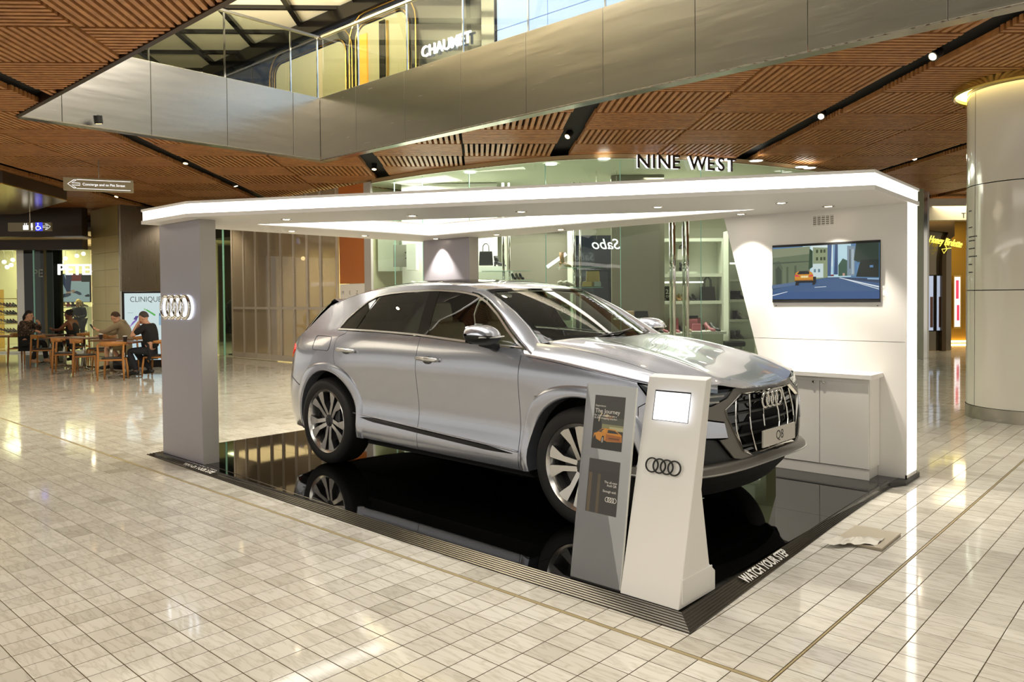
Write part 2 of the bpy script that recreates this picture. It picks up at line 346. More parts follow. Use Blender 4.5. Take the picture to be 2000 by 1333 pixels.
# upper shopfront, lit panel wall
def rrect(x0, z0, x1, z1, r, n=5):
    o = []
    for cx, cz, a0 in ((x1-r, z0+r, -PI/2), (x1-r, z1-r, 0), (x0+r, z1-r, PI/2), (x0+r, z0+r, PI)):
        o += [(cx+r*math.cos(a0+PI/2*k/n), cz+r*math.sin(a0+PI/2*k/n)) for k in range(n+1)]
    return o
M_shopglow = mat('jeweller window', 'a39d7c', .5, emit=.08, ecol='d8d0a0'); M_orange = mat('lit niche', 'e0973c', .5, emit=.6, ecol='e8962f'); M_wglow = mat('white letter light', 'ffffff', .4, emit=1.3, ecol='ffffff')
js = thing('jewellery_shop', 'dark glossy jeweller shopfront with rounded brass window frames on the upper level', 'shopfront', (-8, 10, ZF))
w = MB().bx((-10.5, 0, 0), (2.05, .3, 3.02)); w.build('wall_panel', M_navy, js)
MB().bx((-10.5, -.12, 2.86), (2.05, .32, 3.2)).build('cornice', M_bandk, js)
for x0, x1, z1 in ((-6.55, -3.45, 2.42), (-2.95, -1.15, 2.55)):
    P = rrect(x0, -.2, x1, z1, .3); MB().ext([(p[0], -.02, p[1]) for p in P], (0, .04, 0)).build('window_pane', M_shopglow, js)
    for e in (.05, .3):
        q = rrect(x0-e, -.5, x1+e, z1+e, .3+e); MB().tube([(p[0], -.03, p[1]) for p in q], .02, 6, closed=True).build('brass_frame', M_gold, js)
MB().bx((-2.9, -.06, 0), (-2.55, -.02, 2.35)).build('lit_niche', M_orange, js)
MB().bx((-2.1, -.05, 0), (-1.9, -.02, 2.5)).build('door_gap', M_bandk, js)
MB().bx((-1.82, -.07, 0), (-1.78, -.03, 2.45)).build('door_pull', M_gold, js)
MB().bx((1.2, -.04, 0), (1.24, -.02, 3)).bx((1.8, -.04, 0), (1.84, -.02, 3)).build('edge_bead', M_gold, js)
tag(text('shop_sign', 'CHAUMET', M_wglow, .23, None, frame((-7.88, 9.94, 6.82), (1, 0, 0)), .02, bold=.003, sx=1.0), 'glowing white CHAUMET lettering on dark upper shopfront', 'sign')
lp = thing('lit_panel_wall', 'pale blue backlit panel wall right of the dark upper shopfront', 'wall panel', (-5.9, 9.4, ZF))
M_blue = mat('backlit blue', '9db4e6', .4, emit=.4, ecol='9fb8ee')
for i in range(6):
    for j in range(2): MB().bx((i*1.22+.008, 0, j*1.15+.008), ((i+1)*1.22-.008, .03, (j+1)*1.15-.008)).build('panel', M_blue, lp)
MB().bx((0, .031, 0), (7.32, .1, 2.3)).build('backing', M_navy, lp)
MB().bx((-.35, -.05, 0), (-.02, .1, 3)).build('side_post', M_navy, lp)
em = thing('ceiling_unit', 'small white box unit fixed to the upper ceiling edge', 'fitting', (-10.5, 9.3, 8.3))
MB().box((0, 0, .12), (.75, .3, .2)).build('housing', M_cream, em, bevel=.05); MB().box((0, 0, .26), (.3, .1, .1)).build('bracket', M_satin, em)
# ------------------------------------------------------------------ ceiling spotlights in the black channels
M_lamp = mat('lamp face', 'fff0d0', .4, emit=14, ecol='ffdfa8'); M_lamp2 = mat('lamp face dim', 'fff0d0', .4, emit=6, ecol='ffd090')
def spotlamp(p, q, label, tgt=(0, 0, 0), e=0, bright=True):
    x, y = pq(p, q); t = thing('ceiling_spotlight', label, 'spotlight', (x, y, ZC), 0, 'spotlights in the ceiling channels')
    d = Vector((tgt[0]-x, tgt[1]-y, tgt[2]-ZC)).normalized(); c = Vector((0, 0, .055))
    MB().tube([c-d*.07, c+d*.05], .06, 12).build('can', M_black, t, smooth=True)
    MB().tube([c+d*.05, c+d*.053], .042, 12).build('lens', M_lamp if bright else M_lamp2, t)
    MB().box((0, 0, .1), (.03, .03, .06)).build('stem', M_black, t)
    if e: spot('spot', (x+d[0]*.08, y+d[1]*.08, ZC+.02+d[2]*.08), e, ang=80, tgt=tgt)
tl = [(7.21, 4.95, (-.5, 4, .5), 'bright spotlight in the dark ceiling channel, nearer one toward the round column', 90, 1), (7.21, 7.8, (.4, 6, .5), 'starry bright spotlight in the ceiling channel above the canopy right end', 110, 1),
      (10.6, 11.2, (1, 11, 0), 'small lit spotlight in far channel left of the round column', 60, 1), (.0, 12.3, (-8, 8, .5), 'small lit spotlight in the channel left of the curved shop top', 60, 1),
      (-3.5, 8.2, (-9, 4, .5), 'dim spotlight near the outer corner of the steel fascia, left channel', 0, 0), (-3.5, 11.6, (-10, 5, 0), 'dim spotlight in left channel halfway to the canopy', 60, 0), (-3.5, 14.6, (-12, 9, 0), 'small spotlight at left channel end over canopy', 60, 1),
      (-7.0, 14.9, (-14, 6, 0), 'spotlight in the channel just above the hanging concierge sign', 70, 0), (-7.0, 16.4, (-16, 5, 0), 'orange glowing spotlight in channel left of the gold column top', 70, 0), (-10.6, 16.4, (-18, 3, 0), 'lit spotlight in the channel above the amenities sign', 70, 1),
      (3.6, 9.2, (-4, 6, 1), 'dark spotlight in the wide channel behind the steel fascia', 0, 0)]
for p, q, tg, lb, e, br in tl: spotlamp(p, q, lb, tg, e, br)
# bare lights: channel lamps continued behind the viewer, plus ones added to brighten the cafe
for p, q, e in ((3.6, -2.5, 100), (.07, -1.5, 100), (-3.5, -1, 100), (7.2, -3, 100), (-3.5, 4.5, 100), (-7, 8.5, 100), (-7., 4, 90), (10.7, 5.5, 100), (10.7, 8.5, 100), (-8.9, 13.4, 190), (-4.2, 14.6, 150), (-7.9, 12., 150), (-10.6, 11, 150), (-3.5, 10.2, 110), (-5.2, 17.5, 150)):
    x, y = pq(p, q); spot('spot', (x, y, ZC+.03), e, ang=100, tgt=(x, y, 0))
# ------------------------------------------------------------------ display platform
M_gloss = mat('black gloss floor', '060606', .03, spec=.6); M_ramp = brushed('ramp aluminium', '4d4943', .26, (2, 2, 2), .03); M_plinth = mat('dark plinth', '26221e', .4); M_white = mat('white laminate', 'f1eee9', .35); M_matw = mat('white letter', 'e9e6df', .5)
PZ = .045
pf = thing('display_platform', 'low black gloss display platform with ribbed aluminium ramp edges under the car', 'platform', (-3.95, 2.27, 0))
ox, oy = -3.95, 2.27
xsm = [-3.95, -2.6, -1.38, -.16, 1.06, 1.99]; ysm = [2.27, 3.155, 4.375, 5.6, 6.4]
for i in range(5):
    for j in range(4):
        MB().bx((xsm[i]-ox+.0015, ysm[j]-oy+.0015, .02), (xsm[i+1]-ox-.0015, ysm[j+1]-oy-.0015, PZ)).build('floor_panel', M_gloss, pf)
MB().bx((0, 0, 0), (5.94, 4.13, .021)).build('deck', M_plinth, pf)
def ribbed(a0, a1, b0, b1, n=7):    # sloping ribbed strip from the outer line (z 0) to the inner line (z PZ)
    mb = MB()
    A0, A1, B0, B1 = [Vector(p) for p in (a0, a1, b0, b1)]
    rows = []
    for k in range(n):
        for t, dz in ((k/n, .002), (k/n+.02, .0055), ((k+1)/n-.06, .0055), ((k+1)/n-.03, .002)):
            rows.append([A0.lerp(B0, t)+Vector((0, 0, dz)), A1.lerp(B1, t)+Vector((0, 0, dz))])
    rows.append([B0, B1]); mb.grid(rows)
    mb.add([A0+Vector((0, 0, .002)), A1+Vector((0, 0, .002)), A1-Vector((0, 0, .001)), A0-Vector((0, 0, .001))], [(0, 1, 2, 3)]); return mb
D = Vector((-ox, -oy, 0)); V = lambda x, y, z=0: Vector((x, y, z))+D
fa = [(-4.13, 2.262), (-2.93, 2.235), (-1.49, 2.205), (-.04, 2.18), (1.02, 2.178), (2.14, 2.185)]; fb = [(-3.95, 2.39), (-2.92, 2.36), (-1.49, 2.31), (-.04, 2.265), (1.02, 2.27), (2.035, 2.285)]
for i in range(5): ribbed(V(*fa[i]), V(*fa[i+1]), V(*fb[i], PZ), V(*fb[i+1], PZ)).build('ramp', M_ramp, pf)
ra = [(2.14, 2.185), (2.09, 3.1), (2.03, 4.3), (1.972, 5.8)]; rb = [(2.035, 2.285), (2.012, 3.1), (1.98, 4.3), (1.95, 5.72)]
for i in range(3): ribbed(V(*ra[i]), V(*ra[i+1]), V(*rb[i], PZ), V(*rb[i+1], PZ)).build('ramp', M_ramp, pf)
MB().prism([V(1.0, 5.6)[:2], V(1.953, 5.6)[:2], V(2.06, 5.85)[:2], V(2.06, 6.25)[:2], V(1.0, 6.25)[:2]], .002, PZ-.001).build('plinth', M_plinth, pf)
def lerpf(P, x):
    for a, b in zip(P, P[1:]):
        if a[0] <= x <= b[0]: return a[1]+(b[1]-a[1])*(x-a[0])/(b[0]-a[0])
for o_, xd, up, w_ in ((Vector((-2.965, 2.262, .0265))+D, (1, -.02, 0), (.0, .9, .34), 1), (Vector((2.052, 3.2, .028))+D, (-.035, 1, 0), (-.9, 0, .4), 1)):
    text('lettering', 'WATCH YOUR STEP', M_matw, .058, pf, frame(o_+Vector((0, 0, .008)), xd, up), .0005, sx=.82, bold=.002)
# ------------------------------------------------------------------ canopy
ZS, ZT = 2.33, 2.475
M_band = mat('light band', 'ffffff', .4, emit=3.2, ecol='fff8ee'); M_soff = mat('white soffit', 'ece8e2', .45)
out = [(-3.88, 2.15), (-2.94, 2.172), (2.126, 4.854), (2.066, 6.2), (.43, 6.2), (.43, 5.92), (-3.88, 5.92)]; hole = [(-3.13, 2.97), (.955, 5.43), (-3.03, 5.18)]
cn = thing('canopy', 'angular white canopy with glowing light band edge and triangular skylight hole', 'canopy', (0, 0, ZS))
from mathutils.geometry import tessellate_polygon
def slab(mb, z):
    P = [Vector((x, y, z)) for x, y in out]; H = [Vector((x, y, z)) for x, y in hole]; T = tessellate_polygon([P, H]); mb.add(P+H, [tuple(t) for t in T])
slab_ = MB(); slab(slab_, 0); slab_.build('soffit', M_soff, cn); slab_ = MB(); slab(slab_, ZT-ZS-.01); slab_.build('top_deck', M_soff, cn)
def ringwall(P, z0, z1, mb, off=0.):
    n = len(P); mb.add([(p[0], p[1], z0) for p in P]+[(p[0], p[1], z1) for p in P], [(i, (i+1) % n, n+(i+1) % n, n+i) for i in range(n)])
def inset(P, d):
    n = len(P); o = []
    for i in range(n):
        p0, p1, p2 = Vector(P[i-1]), Vector(P[i]), Vector(P[(i+1) % n]); a = (p1-p0).normalized(); b = (p2-p1).normalized(); na = Vector((-a.y, a.x)); nb = Vector((-b.y, b.x)); m = (na+nb); m = m/max(.2, m.dot(na)); o.append(tuple(p1+m*d))
    return o
mb = MB(); ringwall(out, 0, .034, mb); ringwall(out, .122, .145, mb)
i1 = inset(out, .012)
for z in (.034, .122):
    n = len(out); mb.add([(p[0], p[1], z) for p in out]+[(p[0], p[1], z) for p in i1], [(i, (i+1) % n, n+(i+1) % n, n+i) for i in range(n)])
mb.build('edge_trim', M_white, cn)
mb = MB(); ringwall(i1, .034, .122, mb); mb.build('light_band', M_band, cn)
mb = MB(); ringwall(hole, 0, .012, mb); ringwall(hole, .125, .14, mb); mb.build('opening_trim', M_white, cn)
mb = MB(); ringwall(inset(hole, -.004), .012, .125, mb); mb.build('opening_light', M_band, cn)
M_dl = mat('downlight lens', 'fff4dd', .4, emit=14, ecol='ffeccb')
pos = [(-2.498, 2.917), (-1.459, 3.572), (-.557, 4.05), (.464, 4.633), (1.319, 5.127), (-3.564, 3.63), (-3.546, 4.595), (-2.397, 5.668), (-1.445, 5.7), (1.5, 5.66), (-3.35, 5.55), (.7, 5.68)]
lab = ['along canopy front edge, leftmost, nearest the logo pillar', 'second from left along canopy front edge', 'middle one along canopy front edge', 'fourth along canopy front edge, before the right corner', 'rightmost along canopy front edge, over the screen wall',
       'on the canopy left side behind the logo pillar', 'on canopy left side midway to the back pillar', 'behind the skylight hole just right of back pillar', 'behind the skylight hole over the car roof', 'close to the screen wall top, by the vent', 'shining down the face of the back pillar', 'shining down the left end of the screen wall']
dl0 = None
for k, (p, l) in enumerate(zip(pos, lab)):
    if dl0 is None:
        dl0 = thing('downlight', '', 'downlight', (p[0], p[1], ZS), 0, 'recessed downlights in the canopy')
        MB().lathe([(.03, -.002), (.048, -.006), (.052, -.001)], 18, cap=False).build('bezel', M_satin, dl0, smooth=True); MB().lathe([(.0, -.003), (.031, -.003)], 18, cap=False).build('lens', M_dl, dl0)
        dl0['label'] = 'small round downlight '+l
    else: dup(dl0, (p[0], p[1], ZS), None, 'small round downlight '+l)
    spot('canopy_spot', (p[0], p[1], ZS-.02), 60 if k < 9 else 92, (1, .93, .8), 85, (p[0], p[1], 0), .5, .03)
# pillars
M_pil = mat('silver paint', '9c99a3', .4, .35); M_pil_lit = mat('silver paint lit side', 'b5b1aa', .42, .35)  # second silver is a lighter copy, with the light on the side put into its colour
def rings(mb, c, r, t, x, z, n=28, dx=1.3):
    X, Z = Vector(x), Vector(z)
    for k in range(4):
        o = Vector(c)+X*(r*dx*(k-1.5)); mb.tube([o+X*(r*math.cos(2*PI*i/n))+Z*(r*math.sin(2*PI*i/n)) for i in range(n)], t, 6, closed=True)
    return mb
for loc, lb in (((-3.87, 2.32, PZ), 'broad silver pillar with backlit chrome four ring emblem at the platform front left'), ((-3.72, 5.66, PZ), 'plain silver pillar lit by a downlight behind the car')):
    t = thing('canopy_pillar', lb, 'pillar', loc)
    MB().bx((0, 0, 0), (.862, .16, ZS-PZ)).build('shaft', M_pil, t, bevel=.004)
    MB().bx((.862, .003, 0), (.8635, .157, ZS-PZ)).build('side_panel', M_pil_lit, t)  # thin slab added only to carry the lit side colour
    if loc[1] < 3:
        rings(MB(), (.405, -.035, 1.467), .105, .0165, (1, 0, 0), (0, 0, 1), 32).build('ring_emblem', M_chrome, t, smooth='all')
        rings(MB(), (.405, -.008, 1.467), .105, .0125, (1, 0, 0), (0, 0, 1), 32).build('emblem_backlight', mat('emblem glow', 'ffffff', .4, emit=2.2, ecol='eef4ff'), t)
# screen wall
wl = thing('screen_wall', 'white display wall with slanted left edge, glowing end face and screen', 'display wall', (.427, 5.893, PZ))
def wx(z): return .427+.263*(2.31-z)-.427
for z0, z1 in ((PZ, 1.178), (1.182, ZS)): MB().ext([(wx(z0), 0, z0-PZ), (1.616, 0, z0-PZ), (1.616, 0, z1-PZ), (wx(z1), 0, z1-PZ)], (0, .3, 0)).build('panel', M_white, wl)
MB().bx((1.617, .012, .03), (1.622, .29, ZS-PZ-.005)).build('end_light', M_band, wl)
MB().bx((1.616, 0, 0), (1.626, .012, ZS-PZ)).bx((1.616, .29, 0), (1.626, .3, ZS-PZ)).bx((1.616, 0, 0), (1.626, .3, .03)).build('end_frame', M_white, wl)
for a in (.514, 1.398): MB().bx((a-.006, -.002, 1.435), (a+.006, 0, 1.441)).build('sensor', M_black, wl)
vt = thing('air_vent', 'small white slotted air vent high on the screen wall', 'vent', (1.372, 5.893, 2.235))
MB().bx((-.115, -.004, -.06), (.115, 0, .06)).build('frame', M_white, vt)
for k in range(5):
    x = -.075+.0375*k
    MB().bx((x-.014, -.0045, -.042), (x+.014, -.004, .042)).build('slot', mat('vent slot', '8d887e', .6), vt)
    for j in range(5): MB().bx((x-.014, -.008, -.037+.018*j-.003), (x+.014, -.0046, -.037+.018*j+.003)).build('louvre', M_white, vt)
tv = thing('wall_screen', 'large screen on the white wall showing an orange car driving down a city street', 'screen', (1.379, 5.893, 1.775))
MB().bx((-.47, -.012, -.263), (.47, 0, .263)).build('bezel', M_black, tv, bevel=.002)
E_ = .58
TV = [('5f86ad', E_, R4(0, 0, 1, 1)), ('bfe3ee', E_, R4(.3, .4, .75, 1)), ('dff2f2', E_, R4(.38, .6, .62, 1)),
 ('3b4a63', E_, [(0, 0), (1, 0), (1, .36), (.6, .40), (.42, .40), (0, .22)]), ('47648c', E_, [(0, .05), (1, .05), (1, .28), (.6, .39), (.45, .39), (0, .18)]), ('3d5c8d', E_, [(0, 0), (1, 0), (1, .14), (0, .14)]),
 ('6d7a60', E_, [(0, .22), (.37, .36), (.37, .99), (0, .96)]), ('596650', E_, [(.02, .24), (.1, .27), (.1, .62), (.07, .74), (.02, .72)]), ('3f4b3c', E_, [(.04, .25), (.09, .27), (.09, .55), (.06, .64), (.03, .58)]), ('8c9578', E_, [(0, .8), (.37, .85), (.37, .99), (0, .97)]), ('545f4a', E_, [(.14, .3), (.16, .3), (.16, .62), (.14, .62)]), ('545f4a', E_, [(.22, .32), (.24, .32), (.24, .64), (.22, .64)]), ('4e5a48', E_, [(0, .68), (.37, .7), (.37, .72), (0, .71)]),
 ('8e9c78', E_, [(.4, .36), (.54, .4), (.54, .95), (.4, .97)]), ('39472c', E_, R4(.43, .86, .45, .92)), ('39472c', E_, R4(.47, .86, .49, .92)), ('39472c', E_, R4(.5, .86, .52, .92)), ('39472c', E_, R4(.43, .72, .45, .78)), ('39472c', E_, R4(.47, .72, .49, .78)), ('39472c', E_, R4(.5, .72, .52, .78)), ('cfe2e2', E_, R4(.39, .4, .5, .66)), ('6a8b98', E_, R4(.41, .5, .43, .56)), ('6a8b98', E_, R4(.45, .5, .47, .56)), ('2d4a33', E_, [(.36, .55), (.4, .6), (.4, .9), (.37, .95)]),
 ('3e5b86', E_, [(.54, .42), (.57, .42), (.58, 1), (.54, 1)]), ('7fa6c8', E_, [(.59, .45), (.61, .45), (.61, 1), (.59, 1)]), ('2e4c78', E_, [(.6, .45), (.635, .45), (.635, 1), (.61, 1)]), ('3a5b4a', E_, [(.64, .42), (.72, .42), (.72, .7), (.68, .74), (.64, .62)]), ('7f93a2', E_, [(.72, .42), (.79, .42), (.79, .95), (.72, .97)]), ('4d5a55', E_, R4(.74, .55, .75, .9)), ('a9bcc4', E_, R4(.76, .45, .78, .9)),
 ('24372c', E_, [(.78, .7), (.82, .66), (.9, .7), (1, .62), (1, 1), (.8, 1)]), ('17241f', E_, [(.8, .4), (1, .38), (1, .7), (.84, .7)]), ('5e86b4', E_, R4(.92, .56, .95, .6)), ('7b2f38', E_, R4(.57, .42, .6, .45)), ('c8a090', E_, R4(.68, .42, .7, .47)),
 ('eaf2f8', E_, [(.645, .385), (1, .2), (1, .225), (.66, .39)]), ('eaf2f8', E_, [(.655, .385), (1, .165), (1, .18), (.66, .387)]), ('e6eef6', E_, [(0, .06), (.15, .135), (.16, .15), (0, .08)]), ('dfe8ef', E_, [(.42, .215), (.53, .225), (.53, .235), (.42, .225)]), ('9fc0de', E_, [(.9, .35), (1, .34), (1, .36), (.9, .37)]),
 ('5a7396', E_, [(0, .2), (.24, .27), (.24, .33), (0, .27)]),
 ('1a1d22', E_, [(.232, .26), (.27, .26), (.27, .31), (.4, .31), (.4, .26), (.42, .27), (.435, .31), (.435, .42), (.25, .42)]), ('1f1a1c', E_, [(.26, .48), (.37, .48), (.4, .42), (.24, .42)]), ('d9932e', E_, [(.23, .36), (.405, .36), (.41, .45), (.395, .5), (.375, .525), (.27, .53), (.24, .5), (.228, .44)]), ('23262c', E_, [(.252, .47), (.372, .47), (.37, .52), (.35, .53), (.275, .53)]), ('e0365e', E_, [(.232, .43), (.275, .425), (.275, .445), (.234, .465)]), ('e0365e', E_, [(.37, .42), (.405, .43), (.402, .455), (.37, .445)]), ('f8e7b0', E_, R4(.29, .405, .36, .44)), ('b97a24', E_, R4(.23, .345, .41, .37)), ('20242b', E_, R4(.235, .33, .405, .352))]
art('picture', frame((0, -.0125, .004), (1, 0, 0)), TV, tv, .93, .475)
# cabinet
cb = thing('cabinet', 'white two door cupboard built against the screen wall', 'cabinet', (1.05, 5.63, PZ+.0012))
MB().bx((0, .012, .09), (.794, .26, .835)).bx((0, .03, 0), (.78, .26, .09)).build('carcass', M_white, cb)
for x0, x1, kx in ((.002, .388, .345), (.392, .79, .425)):
    d = MB().bx((x0, -.005, .092), (x1, .012, .80)).build('door', M_white, cb, bevel=.002)
    MB().lathe([(.004, .0), (.005, -.012), (.012, -.018), (.013, -.024), (.008, -.029)], 14, (kx, -.005, .785-.04+.045), 'y').build('knob', M_chrome, d, smooth=True)
MB().bx((.0, .005, .80), (.79, .02, .836)).build('rail', M_soff, cb)
MB().bx((.0, .0, 0), (.792, .012, .088)).build('plinth', M_soff, cb)
tag(MB().bx((.93, 5.585, PZ+.836), (1.872, 5.892, PZ+.876)).build('worktop', M_white, bevel=.003), 'white worktop slab overhanging the two door cupboard', 'worktop')
# ------------------------------------------------------------------ screen kiosk and leaning sign
ks = thing('kiosk', 'tall white leaning kiosk with a blank lit tablet and black ring emblem', 'kiosk', (1.678, 2.287, PZ+.0012))
prof = [(0, 0), (.373, 0), (.373, .1), (.31, .15), (.232, .55), (.345, 1.112), (.285, 1.1)]
M_kw = mat('kiosk white', 'eceae6', .4)
MB().ext([(0, p[0], p[1]) for p in prof], (.342, 0, 0)).build('body', M_kw, ks, bevel=.003)
fr = frame((0, 0, 0), (1, 0, 0), (0, .258, 1.095)); fr = fr   # front face frame: x across, y up the slope
def kf(x, s_, d=0.): return fr @ Vector((x, s_, d))
def plate(mb, F, x0, y0, x1, y1, t): return mb.ext([F @ Vector(p) for p in ((x0, y0, 0), (x1, y0, 0), (x1, y1, 0), (x0, y1, 0))], F.to_3x3() @ Vector((0, 0, t)))
plate(MB(), fr, .068, .905, .28, 1.064, .002).build('tablet_frame', M_black, ks)
plate(MB(), fr, .073, .908, .277, 1.056, .003).build('tablet_screen', mat('tablet glow', 'ffffff', .3, emit=.95, ecol='f4f6ff'), ks)
mb = MB(); X = fr.to_3x3() @ Vector((1, 0, 0)); Y = fr.to_3x3() @ Vector((0, 1, 0)); rings(mb, kf(.166, .672, .002), .036, .0045, X, Y, 30, 1.22); mb.build('ring_emblem', M_black, ks, smooth='all')
plate(MB(), Matrix(((0, 0, 1, .342), (1, 0, 0, 0), (0, 1, 0, 0), (0, 0, 0, 1))), .03, .02, .33, .14, .006).build('side_door', M_kw, ks)
sg = thing('poster_stand', 'thin grey glass poster stand leaning back beside the white kiosk', 'sign stand', (1.345, 2.297, PZ+.0012))
fs = frame((0, 0, 0), (1, 0, 0), (0, .167, 1.048))
M_sil = mat('silver backing', 'c3c6ca', .4, 0); M_sedge = mat('acrylic edge', 'd9dad3', .2)
plate(MB(), fs, 0, .008, .324, 1.061, -.012).build('panel', M_sil, sg)
plate(MB(), fs, .0, .006, .324, 1.0615, .0035).build('glass_cover', glass('poster glass', 'ffffff', 1.0), sg)
plate(MB(), fs, .3242, .008, .3275, 1.061, -.012).build('edge_strip', M_sedge, sg)
plate(MB(), fs, -.0, -.012, .324, .009, -.03).build('foot', M_black, sg)
MB().bx((.05, .03, 0), (.27, .2, .012)).build('base_plate', M_black, sg)
P1 = [('2b2a26', 0, R4(0, 0, 1, 1)), ('3a3a36', 0, R4(0, .58, 1, 1)), ('4d4f45', 0, R4(0, .42, 1, .6)), ('8a8a62', 0, R4(.3, .36, 1, .47)), ('b9b48a', 0, R4(.55, .36, 1, .43)), ('1e1f1b', 0, [(0, .3), (.22, .36), (.3, .44), (.24, .58), (.1, .66), (0, .6)]), ('cfc29a', 0, [(.17, .52), (.2, .5), (.22, .6), (.3, .67), (.25, .67), (.19, .6)]), ('cdbb96', 0, [(.32, .62), (.45, .66), (.55, .63), (.48, .6)]), ('7d5a3c', 0, [(.3, .56), (.6, .56), (.68, .64), (.55, .64)]),
 ('16140f', 0, R4(0, 0, 1, .16)), ('d08a26', 0, [(.05, .2), (.06, .28), (.18, .31), (.3, .38), (.44, .395), (.75, .385), (.88, .33), (.97, .3), (.98, .17), (.5, .15), (.4, .17), (.3, .14), (.12, .19)]), ('33393f', 0, [(.2, .315), (.31, .37), (.42, .38), (.42, .32)]), ('2a2c2e', 0, [(.5, .31), (.52, .37), (.74, .365), (.88, .315)]), ('a35d1a', 0, [(.45, .16), (.46, .29), (.95, .27), (.96, .17)]), ('6d3d14', 0, R4(.55, .2, .9, .23)), ('0f0f0f', 0, [(.31, .09), (.38, .09), (.41, .17), (.4, .25), (.34, .25), (.3, .17)]), ('9b958a', 0, [(.33, .12), (.37, .12), (.39, .17), (.38, .22), (.34, .22), (.32, .17)]), ('0f0f0f', 0, [(.07, .12), (.12, .12), (.14, .2), (.1, .26), (.06, .2)]), ('d8952f', 0, [(.3, .33), (.44, .395), (.47, .395), (.44, .31)])]
pA = art('upper_poster', fs @ Matrix.Translation((.1635, .857, .0005)), P1, sg, .2, .29, .00008)
P2 = [('2a2723', 0, R4(0, 0, 1, 1)), ('32302c', 0, R4(.0, .8, 1, 1)), ('5a4a30', 0, R4(.03, 0, .13, .74)), ('55472f', 0, R4(.32, 0, .41, .73))]
pB = art('lower_poster', fs @ Matrix.Translation((.1625, .513, .0005)), P2, sg, .203, .286, .00008)
def stx(s_, x, y, h, par, al='LEFT', sx=1.): text('lettering', s_, M_matw, h, par, fs @ Matrix.Translation((x, y, .0024)), .0002, al, sx)
stx('Experience', .072, .945, .011, pA); stx('The Journey', .072, .917, .024, pA, sx=.98); stx('for your chance to win a', .070, .893, .0105, pA); stx('$1,000 shopping voucher.', .070, .879, .0105, pA)
stx('The all-new', .255, .542, .0125, pB, 'RIGHT'); stx('Audi Q8.', .255, .526, .0125, pB, 'RIGHT'); stx('Enough said.', .255, .494, .0125, pB, 'RIGHT')
mb = MB(); rings(mb, fs @ Vector((.222, .452, .002)), .0125, .0016, X, (fs.to_3x3() @ Vector((0, 1, 0))), 20, 1.25); mb.build('ring_emblem', M_matw, pB)
# lifted floor cover with plastic wrap
cv = tag(MB().ext([(2.145, 4.40, .001), (2.43, 4.40, .001), (2.437, 3.99, .001), (2.15, 3.99, .001)], (0, 0, .018)).build('floor_cover', mat('grey board', 'a79c88', .5), bevel=.002), 'loose grey square board lying on the floor beside the platform', 'board')
M_plas = mat('clear wrap', 'd9d3c6', .25, coat=.5, alpha=.6)
rows = []
for i in range(15):
    s_ = i/14; rows.append([(2.118+.26*s_+.02*math.sin(7*s_)+.05*t*(1-s_), 3.82+.2*s_+t*(.23-.05*s_), .021+.014*abs(math.sin(9*s_+5*t))*(.3+t*(1-t)*2.5)+.006*math.sin(23*s_+3*t)) for t in [k/12 for k in range(13)]])
tag(MB().grid(rows).build('plastic_sheet', M_plas, smooth='all'), 'crumpled clear plastic sheet lying over the loose grey board', 'plastic sheet')
# ------------------------------------------------------------------ car body surface: a plan curve wrapped round the car, offset by a section profile
class NS:                                # natural cubic spline through (x, y), y may be vectors
    def __init__(s, x, y):
        x = np.array(x, float); y = np.array(y, float); n = len(x); h = np.diff(x); A = np.zeros((n, n)); B = np.zeros(y.shape); A[0, 0] = A[-1, -1] = 1
        for i in range(1, n-1):
            A[i, i-1] = h[i-1]; A[i, i] = 2*(h[i-1]+h[i]); A[i, i+1] = h[i]; B[i] = 6*((y[i+1]-y[i])/h[i]-(y[i]-y[i-1])/h[i-1])
        s.x, s.y, s.h, s.m = x, y, h, np.linalg.solve(A, B)
    def __call__(s, t):
        i = int(min(max(np.searchsorted(s.x, t)-1, 0), len(s.h)-1)); h = s.h[i]; a = s.x[i+1]-t; b = t-s.x[i]
        if t < s.x[0]: return s.y[0]+(t-s.x[0])*((s.y[1]-s.y[0])/h-h*s.m[1]/6)
        if t > s.x[-1]: return s.y[-1]+(t-s.x[-1])*((s.y[-1]-s.y[-2])/h+h*s.m[-2]/6)
        return s.m[i]*a**3/(6*h)+s.m[i+1]*b**3/(6*h)+(s.y[i]/h-s.m[i]*h/6)*a+(s.y[i+1]/h-s.m[i+1]*h/6)*b
PLAN = NS([-2.1, -1.75, -1.4, -1.12, -.88, -.6, -.3, 0, .75, 1.5, 2.25, 3.0, 3.3, 3.55, 3.75, 3.95, 4.2, 4.57, 4.94],
          [(-1.04, -.35), (-1.06, 0), (-1.04, .35), (-.985, .62), (-.855, .82), (-.6, .93), (-.3, .968), (0, .985), (.75, .978), (1.5, .978), (2.25, .98), (3.0, .988), (3.3, .97), (3.54, .915), (3.70, .80), (3.80, .63), (3.865, .38), (3.895, 0), (3.865, -.38)])
ZR = [.2, .28, .36, .46, .58, .72, .86, .96, 1.04, 1.12, 1.2, 1.28, 1.38, 1.48, 1.58, 1.66]
_door = [.12, .045, .018, .022, .045, .038, .02, .008, .012, .028, .058, .105, .165, .23, .30, .36]
DT = [-1.75, -1.12, -.6, 0, .7, 1.5, 2.2, 2.7, 3.3, 3.7, 4.0, 4.57]
